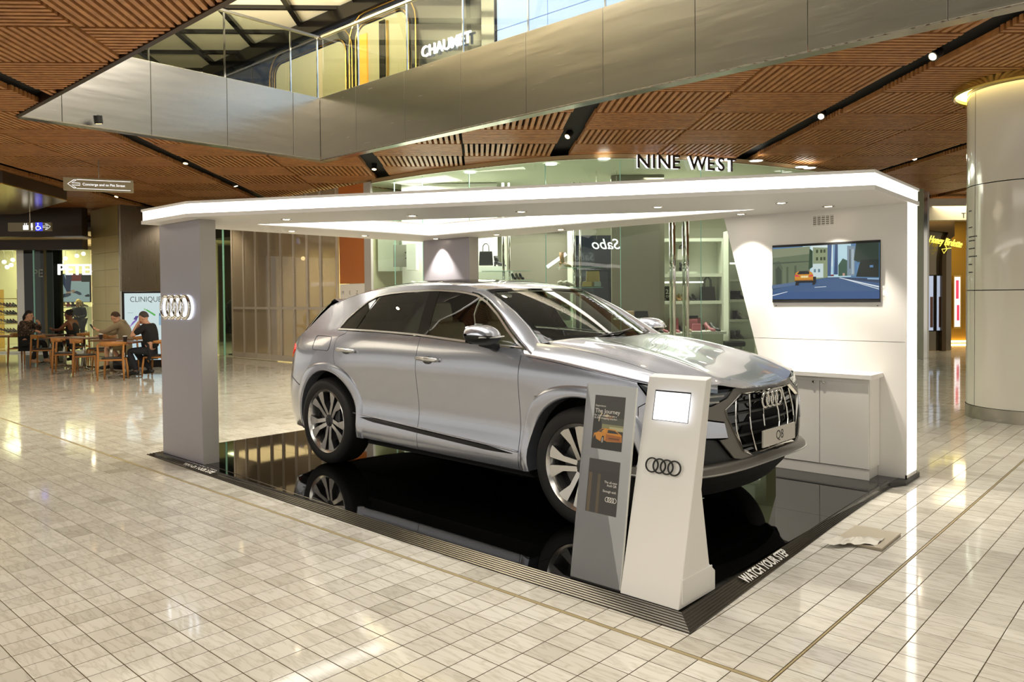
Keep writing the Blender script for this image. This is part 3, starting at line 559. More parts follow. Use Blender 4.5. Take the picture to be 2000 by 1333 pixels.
DV = [[.10, .05, .02, .005, 0, .01, .05, .06, .07, .08, .11, .15, .2, .25, .3, .35],
      [.10, .05, .02, .005, 0, .01, .04, .05, .06, .075, .11, .16, .22, .28, .34, .4],
      [.08, .05, .03, .015, .005, .0, .005, .015, .03, .06, .105, .16, .23, .30, .37, .43],
      [.12, .05, .02, .02, .03, .025, .012, .008, .018, .04, .075, .13, .20, .27, .345, .41],
      _door, _door, [d-.002 for d in _door],
      [.12, .045, .018, .02, .035, .028, .012, .008, .016, .05, .1, .15, .2, .25, .3, .36],
      [.14, .07, .03, .02, .02, .012, .008, .014, .03, .07, .12, .17, .2, .25, .3, .36],
      [.15, .07, .02, .01, .0, .002, .012, .035, .07, .11, .15, .17, .2, .25, .3, .36],
      [.16, .08, .02, .0, .0, .01, .03, .055, .085, .12, .15, .17, .2, .25, .3, .36],
      [.16, .08, .02, .0, .0, .012, .035, .06, .09, .12, .15, .17, .2, .25, .3, .36]]
DZ = [NS(ZR, r) for r in DV]
def body(t, z):                          # right side has w > 0
    P = PLAN(t); T = PLAN(t+.01)-PLAN(t-.01); L_ = math.hypot(T[0], T[1]); n = (T[1]/L_, -T[0]/L_)   # inward normal
    col = [f(z) for f in DZ]; d = 0.
    i = int(min(max(np.searchsorted(DT, t)-1, 0), len(DT)-2)); u = min(max((t-DT[i])/(DT[i+1]-DT[i]), 0), 1)
    g = lambda k: col[min(max(k, 0), len(DT)-1)]; sp = lambda k: DT[min(max(k, 0), len(DT)-1)]
    def sl(k): return (g(k+1)-g(k-1))/max(1e-6, sp(k+1)-sp(k-1))
    H = DT[i+1]-DT[i]; u2, u3 = u*u, u*u*u
    d = (2*u3-3*u2+1)*g(i)+(u3-2*u2+u)*H*sl(i)+(-2*u3+3*u2)*g(i+1)+(u3-u2)*H*sl(i+1)
    return P[0]+n[0]*d, P[1]+n[1]*d, z
_h = NS([1.9, 2.3, 2.6, 3.0, 3.4, 3.7, 3.86, 3.92], [1.29, 1.255, 1.235, 1.185, 1.105, 1.015, .95, .915])     # hood centre height
_hs = NS([1.9, 2.3, 2.45, 2.8, 3.2, 3.5, 3.7, 3.9], [1.16, 1.135, 1.12, 1.085, 1.03, .982, .938, .88])
def _wsh(x):
    t = x
    for _ in range(12): t = min(t+(x-body(t, _hs(x))[0])*.8, 4.5)
    return abs(body(t, _hs(x))[1])
_wx = [1.9+.1*i for i in range(21)]; _wt = [_wsh(x) for x in _wx]
def hood(x, y):
    w = max(float(np.interp(x, _wx, _wt)), .80); r = min(abs(y)/w, 1); zs, zc = _hs(x), _h(x)
    z = zs+(zc-zs)*max(0., 1-r**3.6)**.62
    f = min(1, max(0, (x-2.5)/.5))*min(1, max(0, (3.88-x)/.25))
    return z+f*(.016*math.exp(-((abs(y)-.50)/.085)**2)-.010*math.exp(-(y/.26)**2))-.016*max(0., (x-3.70)/.16)**2
_rc = NS([-.4, -.25, 0, .4, .8, 1.2, 1.5, 1.8, 2.0], [1.55, 1.585, 1.635, 1.685, 1.703, 1.695, 1.672, 1.625, 1.57])
def roof_edge(x):                        # height of the roof's side edge on the body surface
    return _re(x)
_re = NS([-.45, -.2, .1, .5, .9, 1.3, 1.6, 1.9], [1.42, 1.505, 1.575, 1.624, 1.643, 1.643, 1.626, 1.565])
def roof(x, y):
    e = body(x, _re(x)); w = e[1]; r = min(abs(y)/w, 1); return _re(x)+(_rc(x)-_re(x))*max(0., 1-r**2.6)
def front_t(y, z):                       # plan parameter of the nose at a given distance from the centre line
    lo, hi = 3.2, 4.57
    for _ in range(26):
        m = (lo+hi)/2
        if body(m, z)[1] > abs(y): lo = m
        else: hi = m
    return lo
# ------------------------------------------------------------------ the car
def sideR(t, z):
    if t > 4.57: x, y, z = body(9.14-t, z); return (x, y, z)
    x, y, z = body(t, z); return (x, -y, z)
def hoodR(x, y): return (x, y, hood(x, y))
def roofR(x, y): return (x, y, roof(x, y))
def inpoly(p, P):
    c = False; n = len(P)
    for i in range(n):
        (x0, y0), (x1, y1) = P[i], P[i-1]
        if (y0 > p[1]) != (y1 > p[1]) and p[0] < (x1-x0)*(p[1]-y0)/(y1-y0)+x0: c = not c
    return c
def segd(p, a, b):
    dx, dy = b[0]-a[0], b[1]-a[1]; l = dx*dx+dy*dy; t = 0 if l == 0 else max(0, min(1, ((p[0]-a[0])*dx+(p[1]-a[1])*dy)/l)); return math.hypot(a[0]+t*dx-p[0], a[1]+t*dy-p[1])
def panel(name, poly, fn, m, parent, off=0., res=.05, rim=.014, mirror=False, su=1., cen=(1.4, 0, .6), gap=.0028, label=None):
    """a thin curved sheet: polygon in the surface's own coordinates, laid on the surface, with a returned edge"""
    if gap:
        A = sum(poly[i-1][0]*poly[i][1]-poly[i][0]*poly[i-1][1] for i in range(len(poly))); s_ = 1 if A > 0 else -1; q = []
        n = len(poly)
        for i in range(n):
            p0, p1, p2 = Vector(poly[i-1]), Vector(poly[i]), Vector(poly[(i+1) % n]); a = (p1-p0); b = (p2-p1)
            if a.length < 1e-6 or b.length < 1e-6: q.append(poly[i]); continue
            a.normalize(); b.normalize(); na = Vector((-a.y, a.x))*s_; nb = Vector((-b.y, b.x))*s_; k = na+nb; k = k/max(.5, k.dot(na)); q.append(tuple(p1+k*gap))
        poly = q
    B = []
    for i in range(len(poly)):
        a, b = poly[i], poly[(i+1) % len(poly)]; L_ = math.hypot(b[0]-a[0], b[1]-a[1]); k = max(1, int(math.ceil(L_/res)))
        B += [(a[0]+(b[0]-a[0])*j/k, a[1]+(b[1]-a[1])*j/k) for j in range(k)]
    x0, x1 = min(p[0] for p in B), max(p[0] for p in B); y0, y1 = min(p[1] for p in B), max(p[1] for p in B); I = []
    ni, nj = int((x1-x0)/res)+2, int((y1-y0)/res)+2; nb = len(B)
    for i in range(ni):
        for j in range(nj):
            p = (x0+res*(i+.5), y0+res*(j+.5))
            if inpoly(p, B) and min(segd(p, B[k-1], B[k]) for k in range(nb)) > res*.42: I.append(p)
    vs, _, fs, ov, _, _ = delaunay_2d_cdt([Vector(p) for p in B+I], [(i, (i+1) % nb) for i in range(nb)], [list(range(nb))], 1, 1e-6)
    P, Nn = [], []
    for v in vs:
        a = Vector(fn(v.x, v.y)); e = .004; du = Vector(fn(v.x+e, v.y))-Vector(fn(v.x-e, v.y)); dv = Vector(fn(v.x, v.y+e))-Vector(fn(v.x, v.y-e)); n = du.cross(dv); n.normalize()
        if n.dot(a-Vector(cen)) < 0: n = -n
        Nn.append(n); P.append(a+n*off)
    F = []
    for f in fs:
        a, b, c = f[0], f[1], f[2]; fn_ = (P[b]-P[a]).cross(P[c]-P[a]); F.append(tuple(f) if fn_.dot(Nn[a]) > 0 else tuple(reversed(f)))
    nv = len(P); cnt = {}
    for f in F:
        for i in range(len(f)): cnt[(f[i], f[(i+1) % len(f)])] = 1
    bd = [e for e in cnt if (e[1], e[0]) not in cnt]; V_ = list(P); NN = list(Nn)
    if rim:
        for a, b in bd:
            o = len(V_); V_ += [P[a], P[b], P[b]-Nn[b]*rim, P[a]-Nn[a]*rim]; fnn = (P[b]-P[a]).cross(Nn[a]); fnn.normalize(); NN += [fnn]*4; F.append((o+1, o, o+3, o+2))
    def mk(sy):
        me = bpy.data.meshes.new(name); me.from_pydata([(v.x, v.y*sy, v.z) for v in V_], [], F if sy > 0 else [tuple(reversed(f)) for f in F]); me.materials.append(m)
        me.polygons.foreach_set('use_smooth', [True]*len(me.polygons)); me.normals_split_custom_set_from_vertices([(n.x, n.y*sy, n.z) for n in NN])
        o = bpy.data.objects.new(name, me); COL.objects.link(o); o.parent = parent
        if label: o['label'] = label
        return o
    o = mk(1)
    if mirror: return o, mk(-1)
    return o
def paint():
    m = mat('silver metallic paint', 'c2c6d2', .24, .75); N, L, b = nt(m); b.inputs['Coat Weight'].default_value = 1; b.inputs['Coat Roughness'].default_value = .02; b.inputs['Coat IOR'].default_value = 1.5
    n = N.new('ShaderNodeTexNoise'); n.inputs['Scale'].default_value = 900; n.inputs['Detail'].default_value = 1; tc = N.new('ShaderNodeTexCoord'); L.new(tc.outputs['Object'], n.inputs[0])
    L.new(ramp(N, L, n.outputs[0], [(.3, 'b8bcc9'), (.7, 'cacedb')]), b.inputs['Base Color']); return m
M_paint = paint(); M_mask = mat('platinum grey', '716d66', .38, .35); M_pgl = mat('piano black', '08080a', .05); M_rub = mat('tyre rubber', '1b1a1a', .62); M_alu = mat('machined alloy', 'd5d3cf', .22, .9); M_algr = mat('grey alloy', '4a4a4c', .35, .7); M_wells = mat('wheel well', '0c0c0c', .9)
M_dgl = glass('privacy glass', '2a2a2a', 1.6); M_cgl = glass('windscreen glass', 'd9e2da', 1.25); M_dtr = mat('dark trim', '1d1d1e', .45); M_bright = mat('bright trim', 'dedcd8', .28, .75)
car = thing('car', 'silver five door suv with black glass on the gloss platform under the canopy', 'car', (-2.133, 4.057, PZ+.0015), -.0157)
def arc(cx, cz, r, a0, a1, n=14): return [(cx+r*math.cos(math.radians(a0+(a1-a0)*k/n)), cz+r*math.sin(math.radians(a0+(a1-a0)*k/n))) for k in range(n+1)]
RA, FA, RR = (.01, .40), (2.995, .40), .478
DLO_T = [(.08, 1.248), (.137, 1.352), (.238, 1.441), (.336, 1.515), (.445, 1.562), (.62, 1.585), (.811, 1.597), (1.12, 1.607), (1.3, 1.603), (1.48, 1.593), (1.62, 1.579), (1.762, 1.556), (1.911, 1.501), (2.084, 1.409), (2.253, 1.295), (2.39, 1.207), (2.452, 1.172)]
def belt(x): return float(np.interp(x, [.1, .7, 1.25, 1.85, 2.446], [1.248, 1.243, 1.226, 1.192, 1.17]))
rail_top = [(x, _re(x)+.0) for x in (1.68, 1.5, 1.3, 1.1, .9, .7, .5, .3, .1, -.1, -.25, -.36)]
side_poly = ([(-.86, .84), (-.45, .69)]+[p for p in arc(*RA, RR, 140, 66, 10)]+[(.172, .93), (.145, 1.012), (.133, 1.15), (.15, 1.185), (.25, 1.222), (.258, belt(.258)-.004), (.08, 1.247)]
    +DLO_T[1:11]+[(1.68, 1.57)]+rail_top+[(-.46, 1.36), (-.56, 1.25), (-.70, 1.165), (-.86, 1.13), (-.90, 1.0)])
panel('body_side', side_poly, sideR, M_paint, car, mirror=True, res=.055)
rd = [(.258, belt(.258)-.004), (.25, 1.222), (.15, 1.185), (.133, 1.15), (.145, 1.012), (.172, .93)]+arc(*RA, RR, 66, -10, 10)+[(.5, .305), (1.302, .298), (1.302, .9), (1.308, 1.1), (1.306, belt(1.306)-.004)]+[(x, belt(x)-.004) for x in (1.0, .7, .45)]
fd = [(1.306, belt(1.306)-.004), (1.308, 1.1), (1.302, .9), (1.302, .298), (2.435, .298), (2.437, .55), (2.446, .9), (2.454, 1.09), (2.447, 1.162), (2.43, belt(2.43)-.004)]+[(x, belt(x)-.004) for x in (2.1, 1.85, 1.6)]
rdo = panel('rear_door', rd, sideR, M_paint, car, mirror=True); fdo = panel('front_door', fd, sideR, M_paint, car, mirror=True)
hl = [(3.43, .985), (3.60, .972), (3.80, .955), (4.0, .946), (4.15, .938), (4.07, .885), (3.94, .847), (3.72, .842), (3.52, .895)]
ff = [(2.447, 1.162), (2.454, 1.09), (2.446, .9), (2.437, .55), (2.435, .298), (2.53, .298)]+arc(*FA, RR, 190, 25, 14)+[(3.44, .64), (3.44, .84), (3.52, .885), (3.43, .985)]+[(x, _hs(x)) for x in (3.43, 3.3, 3.1, 2.9, 2.7, 2.5)]
panel('front_fender', ff, sideR, M_paint, car, mirror=True)
# fender top, bonnet
def wsx(x): return float(np.interp(x, _wx, _wt))
def yh(x): return min(float(np.interp(x, [2.45, 3.0, 3.43, 3.58, 3.69, 3.755, 3.80]  , [.775, .79, .79, .755, .68, .58, .45])), max(wsx(x)-.006, .3))
rows = []
for x in np.linspace(2.447, 3.775, 46):
    w = wsx(x); y0 = yh(x)+.002; rows.append([(x, -(y0+(w-y0)*math.sin(k/10*PI/2)), (lambda y: _hs(x) if k == 10 else hood(x, y))(y0+(w-y0)*math.sin(k/10*PI/2))) for k in range(11)])
for sy in (1, -1): MB().grid([[(p[0], p[1]*sy, p[2]) for p in r] for r in rows]).build('fender_top', M_paint, car, smooth='all')
def xw(y): return 2.44+.20*(1-(y/.75)**2)
hp = [(xw(y)+.05, y) for y in np.linspace(-.72, .72, 11)]+[(x, yh(x)) for x in (2.6, 3.0, 3.2, 3.43, 3.58, 3.69, 3.755)]+[(3.806, .45), (3.842, .32), (3.862, .12), (3.862, -.12), (3.842, -.32), (3.806, -.45)]+[(x, -yh(x)) for x in (3.755, 3.69, 3.58, 3.43, 3.2, 3.0, 2.6)]
panel('bonnet', hp, hoodR, M_paint, car, res=.06, rim=.02, gap=.003)
# roof
xr = np.linspace(-.34, 1.72, 12)
def xt(y): return 1.78+.10*(1-(y/.64)**2)
rp = [(x, -(body(x, _re(x))[1]-.002)) for x in xr]+[(xt(y), y) for y in (-.62, -.4, -.2, 0, .2, .4, .62)]+[(x, body(x, _re(x))[1]-.002) for x in xr[::-1]]
panel('roof', rp, roofR, M_paint, car, res=.075, cen=(1, 0, 0))
panel('sunroof', [(.1, -.46), (1.5, -.5), (1.5, .5), (.1, .46)], roofR, M_pgl, car, off=.003, res=.1, rim=.004, cen=(1, 0, 0))
sp = [[(-.30, y, roof(-.30, y)), (-.40, y*.985, 1.545-.02*abs(y)), (-.47, y*.97, 1.53-.03*abs(y)), (-.47, y*.97, 1.505-.03*abs(y)), (-.33, y*.98, 1.50)] for y in np.linspace(-.60, .60, 13)]
MB().grid(sp).build('spoiler', M_paint, car, smooth=True)
MB().ext([(.28, 0, roof(.28, 0)-.005), (.08, 0, roof(.08, 0)-.005), (.07, 0, roof(.1, 0)+.055), (.12, 0, roof(.1, 0)+.05)], (0, .012, 0)).build('aerial_fin', M_paint, car, bevel=.005)
# windscreen, pillars, glass
def ws(s_, y):
    k = y/.64; yb = y*(1+.165*s_); a = Vector((xt(y), y, roof(xt(y), y)-.006)); b = Vector((xw(yb), yb, 1.188+.03*(1-k*k))); p = a.lerp(b, s_); n = Vector((.5, 0, .85)); return tuple(p+n*(.02*4*s_*(1-s_)))
panel('windscreen', [(0, -.62), (0, .62), (1, .62), (1, -.62)], ws, M_cgl, car, res=.08, rim=.004, gap=0, cen=(1.5, 0, .6))
mb = MB()
for y0, y1 in ((-.62, -.59), (.59, .62)): mb.grid([[tuple(Vector(ws(s_, y))+Vector((.003, 0, .005))) for y in (y0, y1)] for s_ in np.linspace(0, 1, 11)])
mb.grid([[tuple(Vector(ws(s_, y))+Vector((.003, 0, .005))) for y in np.linspace(-.62, .62, 13)] for s_ in (.93, 1.0)]); mb.grid([[tuple(Vector(ws(s_, y))+Vector((.003, 0, .005))) for y in np.linspace(-.62, .62, 13)] for s_ in (0, .05)])
mb.build('screen_border', M_pgl, car, smooth='all')
Lc = [(1.66, 1.573)]+[p for p in DLO_T[11:]]+[(2.46, 1.160), (2.53, 1.12)]
Lp = [Vector(sideR(x+.006, z+.012)) for x, z in Lc]; rl = []
Up = [Vector(roofR(1.66, -(body(1.66, _re(1.66))[1]-.01)))]+[Vector(ws(s_, -.615)) for s_ in (.0, .2, .45, .72, .92, 1.0)]+[Vector((2.58, -.765, 1.15))]
def along(P, s_):
    d = [0]
    for a, b in zip(P, P[1:]): d.append(d[-1]+(b-a).length)
    t = s_*d[-1]; i = min(int(np.searchsorted(d, t, side='right'))-1, len(P)-2); return P[i].lerp(P[i+1], (t-d[i])/(d[i+1]-d[i]))
for s_ in np.linspace(0, 1, 22):
    a, b = along(Lp, s_), along(Up, s_); out_ = Vector((.35, -.75, .55)).normalized(); bl = (b-a).length*.09; r = [a-out_*.02]
    for k in np.linspace(0, 1, 7): r.append(a.lerp(b, k)+out_*(bl*4*k*(1-k)))
    r.append(b-out_*.012); rl.append([tuple(p) for p in r])
for sy in (1, -1): MB().grid([[(p[0], p[1]*sy, p[2]) for p in r] for r in rl]).build('front_pillar', M_paint, car, smooth='all')
cowl = MB().grid([[(xw(y)-.03+d, y, 1.175+.03*(1-(y/.72)**2)+dz) for y in np.linspace(-.74, .74, 13)] for d, dz in ((0, .0), (.05, .004), (.12, -.012))]); cowl.build('cowl', M_dtr, car)
def dlo_in(d):
    P = DLO_T+[(x, belt(x)) for x in (2.1, 1.85, 1.55, 1.25, .9, .6, .3)]; A = inset(P, -d); return A
gz = lambda xa, xb: [(x, z) for x, z in dlo_in(.016)]
def clipx(P, a, b):
    def half(P, k, keep_gt, sl):
        o = []
        for i in range(len(P)):
            p, q = P[i-1], P[i]; f = lambda r: (r[0]-(k+sl*(r[1]-1.25)))*(1 if keep_gt else -1); fp, fq = f(p), f(q)
            if fp*fq < 0: t = fp/(fp-fq); o.append((p[0]+(q[0]-p[0])*t, p[1]+(q[1]-p[1])*t))
            if fq >= 0: o.append(q)
        return o
    if a: P = half(P, a[0], True, a[1])
    if b: P = half(P, b[0], False, b[1])
    return P
DI = dlo_in(.014)
for nm, a, b, m_, of in (('quarter_window', None, (.36, .30), M_dgl, -.006), ('rear_door_window', (.374, .30), (1.235, -.28), M_dgl, -.006), ('door_pillar', (1.238, -.28), (1.37, -.30), M_pgl, -.004), ('front_door_window', (1.373, -.30), None, M_cgl, -.006)):
    panel(nm, clipx(DI, a, b), sideR, m_, car, off=of, mirror=True, res=.07, rim=.004, gap=0)
mb1, mb2 = MB(), MB(); A, B_ = DLO_T+[(x, belt(x)) for x in (2.1, 1.85, 1.55, 1.25, .9, .6, .3)], DI; n = len(A)
pa = [Vector(sideR(*p))+Vector((0, -.003, .001)) for p in A]; pb = [Vector(sideR(*p))+Vector((0, -.002, 0)) for p in B_]; pc = [Vector(sideR(*p))+Vector((0, .012, 0)) for p in B_]
for sy, mb in ((1, mb1), (-1, mb2)):
    V2 = [(p.x, p.y*sy, p.z) for p in pa+pb+pc]; mb.add(V2, [(i, (i+1) % n, n+(i+1) % n, n+i) for i in range(n)]+[(n+i, n+(i+1) % n, 2*n+(i+1) % n, 2*n+i) for i in range(n)]); mb.build('window_trim', M_bright, car)
# flares, sills
def flare(c, a0, a1, nm, flat):
    rows = []
    for k in range(33):
        a = math.radians(a0+(a1-a0)*k/32); ca, sa = math.cos(a), math.sin(a); ro = .55+flat*abs(math.sin(2*a))**2*.5; row = []
        for r, of, dp in ((RR-.012, 0, .09), (RR-.008, .010, 0), (RR, .016, 0), (RR+.018, .017, 0), (ro-.03, .011, 0), (ro-.008, .004, 0), (ro, -.003, 0)):
            x, z = c[0]+r*ca, max(c[1]+r*sa, .302); p = sideR(x, z); row.append((p[0], p[1]-of+dp, p[2]))
        rows.append(row)
    for sy in (1, -1): MB().grid([[(p[0], p[1]*sy, p[2]) for p in r] for r in rows]).build(nm, M_paint, car, smooth=True)
flare(RA, 196, -11, 'rear_arch_trim', .07); flare(FA, 191, -11, 'front_arch_trim', .08)
for sy in (1, -1):
    mb = MB(); top = [(.53, .487), (2.37, .412)]; rows = []
    for k in range(21):
        x = .53+1.84*k/20; z = .488-.0405*(x-.53); w_ = .014*min(1, k/1.5, (20-k)/2.5)+.002
        rows.append([(sideR(x, z+d)[0], (sideR(x, z+d)[1]-o_)*sy, z+d) for d, o_ in ((w_, .001), (w_*.6, .010), (-w_*.9, .006), (-w_*1.2, .0))])
    MB().grid(rows).build('sill_strip', M_dtr, car)
    MB().tube([(sideR(x, .517-.0405*(x-.4))[0], (sideR(x, .517-.0405*(x-.4))[1]-.004)*sy, .517-.0405*(x-.4)) for x in np.linspace(.42, 2.43, 24)], .007, 6).build('sill_ridge', M_paint, car, smooth='all')
# doors' handles, fuel flap
for nm, x0, z0, d in (('rear', .345, 1.07, rdo), ('front', 1.465, 1.045, fdo)):
    for i, sy in ((0, 1), (1, -1)):
        y0 = sideR(x0, z0)[1]*sy; s = -sy
        h_ = MB().tube([(x0-.125, y0+s*.004, z0+.004), (x0-.11, y0+s*.03, z0+.006), (x0, y0+s*.038, z0+.004), (x0+.11, y0+s*.03, z0), (x0+.125, y0+s*.004, z0-.003)], [.014, .017, .018, .017, .014], 10).build('handle', M_bright, d[i], smooth='all')
        MB().ball((x0-.01, y0-s*.004, z0-.012), (.075, .012, .034), 14, 8).build('handle_cup', M_algr, d[i], smooth='all')
for sy in (1, -1):
    q = rrect(-.26, 1.055, .05, 1.185, .035, 4); MB().tube([(sideR(*p)[0], (sideR(*p)[1]-.0005)*sy, p[1]) for p in q], .0028, 4, closed=True).build('fuel_flap_joint', M_dtr, car)
    MB().tube([tuple(Vector(sideR(2.6, .845))*1), tuple(Vector(sideR(2.68, .845)))], .006, 6).build('fender_badge', M_bright, car) if sy > 0 else None
# mirrors
for sy in (1, -1):
    c = Vector((2.17, -1.085, 1.258)); rows = []
    for i in range(13):
        u = i/12; yy = -.135+.27*u; w_ = max(.02, (1-abs(2*u-1)**3.2))**.5; lift = -.02*(u-.5)
        rows.append([(c.x+.17*w_*math.cos(a)*(1 if math.cos(a) > 0 else .35)-.01, (c.y+yy), c.z+lift+(.092 if math.sin(a) > 0 else .075)*w_*math.sin(a)*(1-.25*(1-u))) for a in [2*PI*k/20 for k in range(21)]])
    mr = MB().grid([[(p[0], p[1]*sy, p[2]) for p in r[:11]] for r in rows]).build('mirror', M_paint, car, smooth='all')
    MB().grid([[(p[0]+.001, p[1]*sy, p[2]) for p in r[10:]] for r in rows]).build('mirror_underside', M_dtr, mr, smooth='all')
    MB().grid([[(c.x-.03, (c.y+y)*sy, c.z+z) for z in (-.05, .07)] for y in (-.11, .11)]).build('mirror_glass', M_chrome, mr)
    MB().tube([(2.2, -.93*sy, 1.165), (2.18, -1.0*sy, 1.19), (2.15, -1.06*sy, 1.21)], [.035, .03, .03], 8).build('mirror_arm', M_dtr, mr, smooth='all')
    MB().tube([(2.31, (c.y+.11)*sy, 1.252), (2.333, c.y*sy, 1.25), (2.29, (c.y-.12)*sy, 1.252)], .007, 6).build('indicator', M_bright, mr)
# nose
M_lens = glass('headlight lens', 'cfd6d8', 1.4); M_hl = mat('headlight core', '5c5d60', .3, .5)
lo_ = panel('headlight', hl, sideR, M_hl, car, off=-.02, res=.05, mirror=True, rim=.02)
panel('headlight_lens', hl, sideR, M_lens, car, off=.002, res=.05, mirror=True, rim=.01)
for sy, o in zip((1, -1), lo_):
    for t0, t1, zz in ((3.55, 4.05, .9), (3.6, 4.0, .865)): MB().tube([(sideR(t, zz+.012*(4-t))[0]-.004, (sideR(t, zz)[1]+.004)*sy, zz+.012*(4-t)) for t in np.linspace(t0, t1, 8)], .008, 6).build('light_guide', M_bright, o)
bs = [(3.44, .64), (3.44, .84), (3.52, .885), (3.72, .832), (3.80, .834), (3.80, .42), (3.40, .42), (3.43, .5)]
panel('bumper_corner', bs, sideR, M_paint, car, mirror=True, res=.05)
gr = [(.0, .905), (.36, .903), (.535, .815), (.525, .76), (.445, .60), (.405, .54), (.32, .507), (0, .503)]     # grille octagon, half
GT = [front_t(y, z) if y else 4.57 for y, z in gr]
mk_ = [(4.57, .95), (4.26, .948), (4.155, .936), (4.08, .882), (3.94, .843), (3.80, .836), (3.80, .78), (4.03, .74), (4.05, .635), (3.98, .632), (4.1, .505), (4.3, .465), (4.57, .458)]+[(t, g_[1]) for t, g_ in list(zip(GT, gr))[::-1]]
panel('front_mask', mk_, sideR, M_mask, car, mirror=True, res=.045, gap=.001)
panel('intake_blade', [(3.80, .775), (4.025, .735), (4.045, .638), (3.80, .655)], sideR, M_paint, car, off=.008, mirror=True, res=.05, rim=.03)
panel('side_intake', [(3.80, .65), (3.98, .63), (4.1, .505), (4.25, .47), (3.80, .42)], sideR, M_dtr, car, off=-.03, mirror=True, res=.06, rim=0)
mb = MB(); rows = []
for t in np.linspace(3.25, 5.89, 45):
    k = min(1, (t-3.2)/.5, (5.94-t)/.5); a = sideR(t, .43); z0 = .405+.045*math.exp(-((t-4.57)/.62)**2)
    b = Vector((a[0], a[1], 0)); n_ = Vector((a[0]-2.6, a[1]*.9, 0)).normalized()
    rows.append([tuple(b+n_*d+Vector((0, 0, z))) for d, z in ((-.03, z0+.062), (.012*k, z0+.055), (.035*k, z0+.03), (.04*k, z0+.006), (.03*k, z0-.006), (-.06, z0-.02))])
mb.grid(rows).build('front_lip', M_mask, car, smooth=True)
MB().tube([(r[3][0]+.001, r[3][1], r[3][2]) for r in rows], .006, 6).build('lip_line', M_bright, car)
MB().grid([[(sideR(t, .34)[0]-.10, sideR(t, .34)[1]*.93, z) for z in (.40, .30)] for t in np.linspace(3.2, 5.94, 30)]).build('lower_grille', M_wells, car)
def gx(y, z): return body(front_t(y, z), z)[0]
full = [(y, z) for y, z in gr]+[(-y, z) for y, z in gr[-2:0:-1]]
mb = MB(); P = [(gx(y, z)-.045, y*1.01, z) for y, z in full]; mb.add(P, [tuple(range(len(P)))]); gp = mb.build('grille', M_pgl, car)
mb = MB(); PO = [Vector((gx(y, z)+.004, y, z)) for y, z in full]; cen_ = Vector((3.87, 0, .70)); n = len(PO); PI_ = [p+(cen_-p).normalized()*.022+Vector((-.004, 0, 0)) for p in PO]; PJ = [p-Vector((.05, 0, 0)) for p in PI_]; PK = [p-Vector((.03, 0, 0)) for p in PO]; PP = PK+[p+Vector((.008, 0, 0)) for p in PO]+PI_+PJ
mb.add(PP, [(k*n+i, k*n+(i+1) % n, (k+1)*n+(i+1) % n, (k+1)*n+i) for k in range(3) for i in range(n)]); mb.build('grille_frame', M_chrome, gp)
def gtop(y): return float(np.interp(abs(y), [g_[0] for g_ in gr[:3]], [g_[1] for g_ in gr[:3]]))
def gbot(y): return float(np.interp(abs(y), [g_[0] for g_ in gr[:2:-1]], [g_[1] for g_ in gr[:2:-1]]))
for y in (-.42, -.27, -.105, .105, .27, .42):
    s_ = 1 if y > 0 else -1; a = abs(y); pts = [(a-.03, gtop(a-.03)-.01), (a+.008, .745), (a+.008, .67), (a-.04, gbot(a-.04)+.012)]
    MB().tube([(gx(q, z)-.016, s_*q, z) for q, z in pts], .0052, 6).build('grille_bar', M_chrome, gp)
for z in (.565, .635, .705, .775, .84):
    wv = float(np.interp(z, [g_[1] for g_ in gr[:1:-1]], [g_[0] for g_ in gr[:1:-1]])) if z < .815 else .36+(.903-z)/.088*.175
    MB().grid([[(gx(y, z)-.024+d, y, z+e) for d, e in ((-.02, .008), (0, .007), (.002, 0), (0, -.007), (-.02, -.008))] for y in np.linspace(-wv+.03, wv-.03, 13)]).build('grille_slat', M_dtr, gp)
rings(MB(), (gx(0, .84)+.006, 0, .838), .049, .0085, (0, 1, 0), (0, 0, 1), 26, 1.32).build('ring_emblem', M_chrome, car, smooth='all')
npl = MB().bx((3.915, -.245, .545), (3.925, .245, .655)).build('number_plate', mat('show plate', 'cfcac0', .4), car)
text('lettering', 'Q8', M_black, .062, npl, frame((3.9255, 0, .6), (0, 1, 0)), .0005)
# tail
tp = [(-1.75, 1.13), (-.905, 1.13), (-.905, .85), (-1.75, .85)]
panel('tailgate', tp, sideR, M_paint, car, mirror=True, res=.07, gap=.001)
panel('rear_bumper', [(-1.75, .845), (-.86, .83), (-.455, .685)]+arc(*RA, RR, 142, 200, 6)+[(-.46, .28), (-1.75, .28)], sideR, M_paint, car, mirror=True, res=.07, gap=.001)
panel('tail_light', [(-1.7, 1.06), (-.90, 1.09), (-.70, 1.08), (-.66, 1.04), (-.72, .99), (-.9, .985), (-1.7, 1.01)], sideR, mat('tail light red', 'c21f10', .15, emit=.35, ecol='e03010'), car, off=.006, mirror=True, res=.06, gap=0)
panel('rear_indicator', [(-.9, .985), (-.72, .99), (-.76, .955), (-.9, .955)], sideR, mat('amber lens', 'e87a2c', .2, emit=.2), car, off=.006, mirror=True, res=.06, gap=0)
MB().grid([[(-.40-.55*s_, y*(1+.05*s_), 1.525-.40*s_+.03*math.sin(PI*s_)-.02*(y/.6)**2) for y in np.linspace(-.62, .62, 9)] for s_ in np.linspace(0, 1, 7)]).build('rear_window', M_pgl, car, smooth='all')
MB().grid([[(-.40-.55*s_, -.60*(1+.05*s_)-d*.05, 1.52-.40*s_+.03*math.sin(PI*s_)-.03*d) for d in (0, .5, 1)] for s_ in np.linspace(0, 1, 7)]).build('rear_pillar', M_pgl, car, smooth='all')
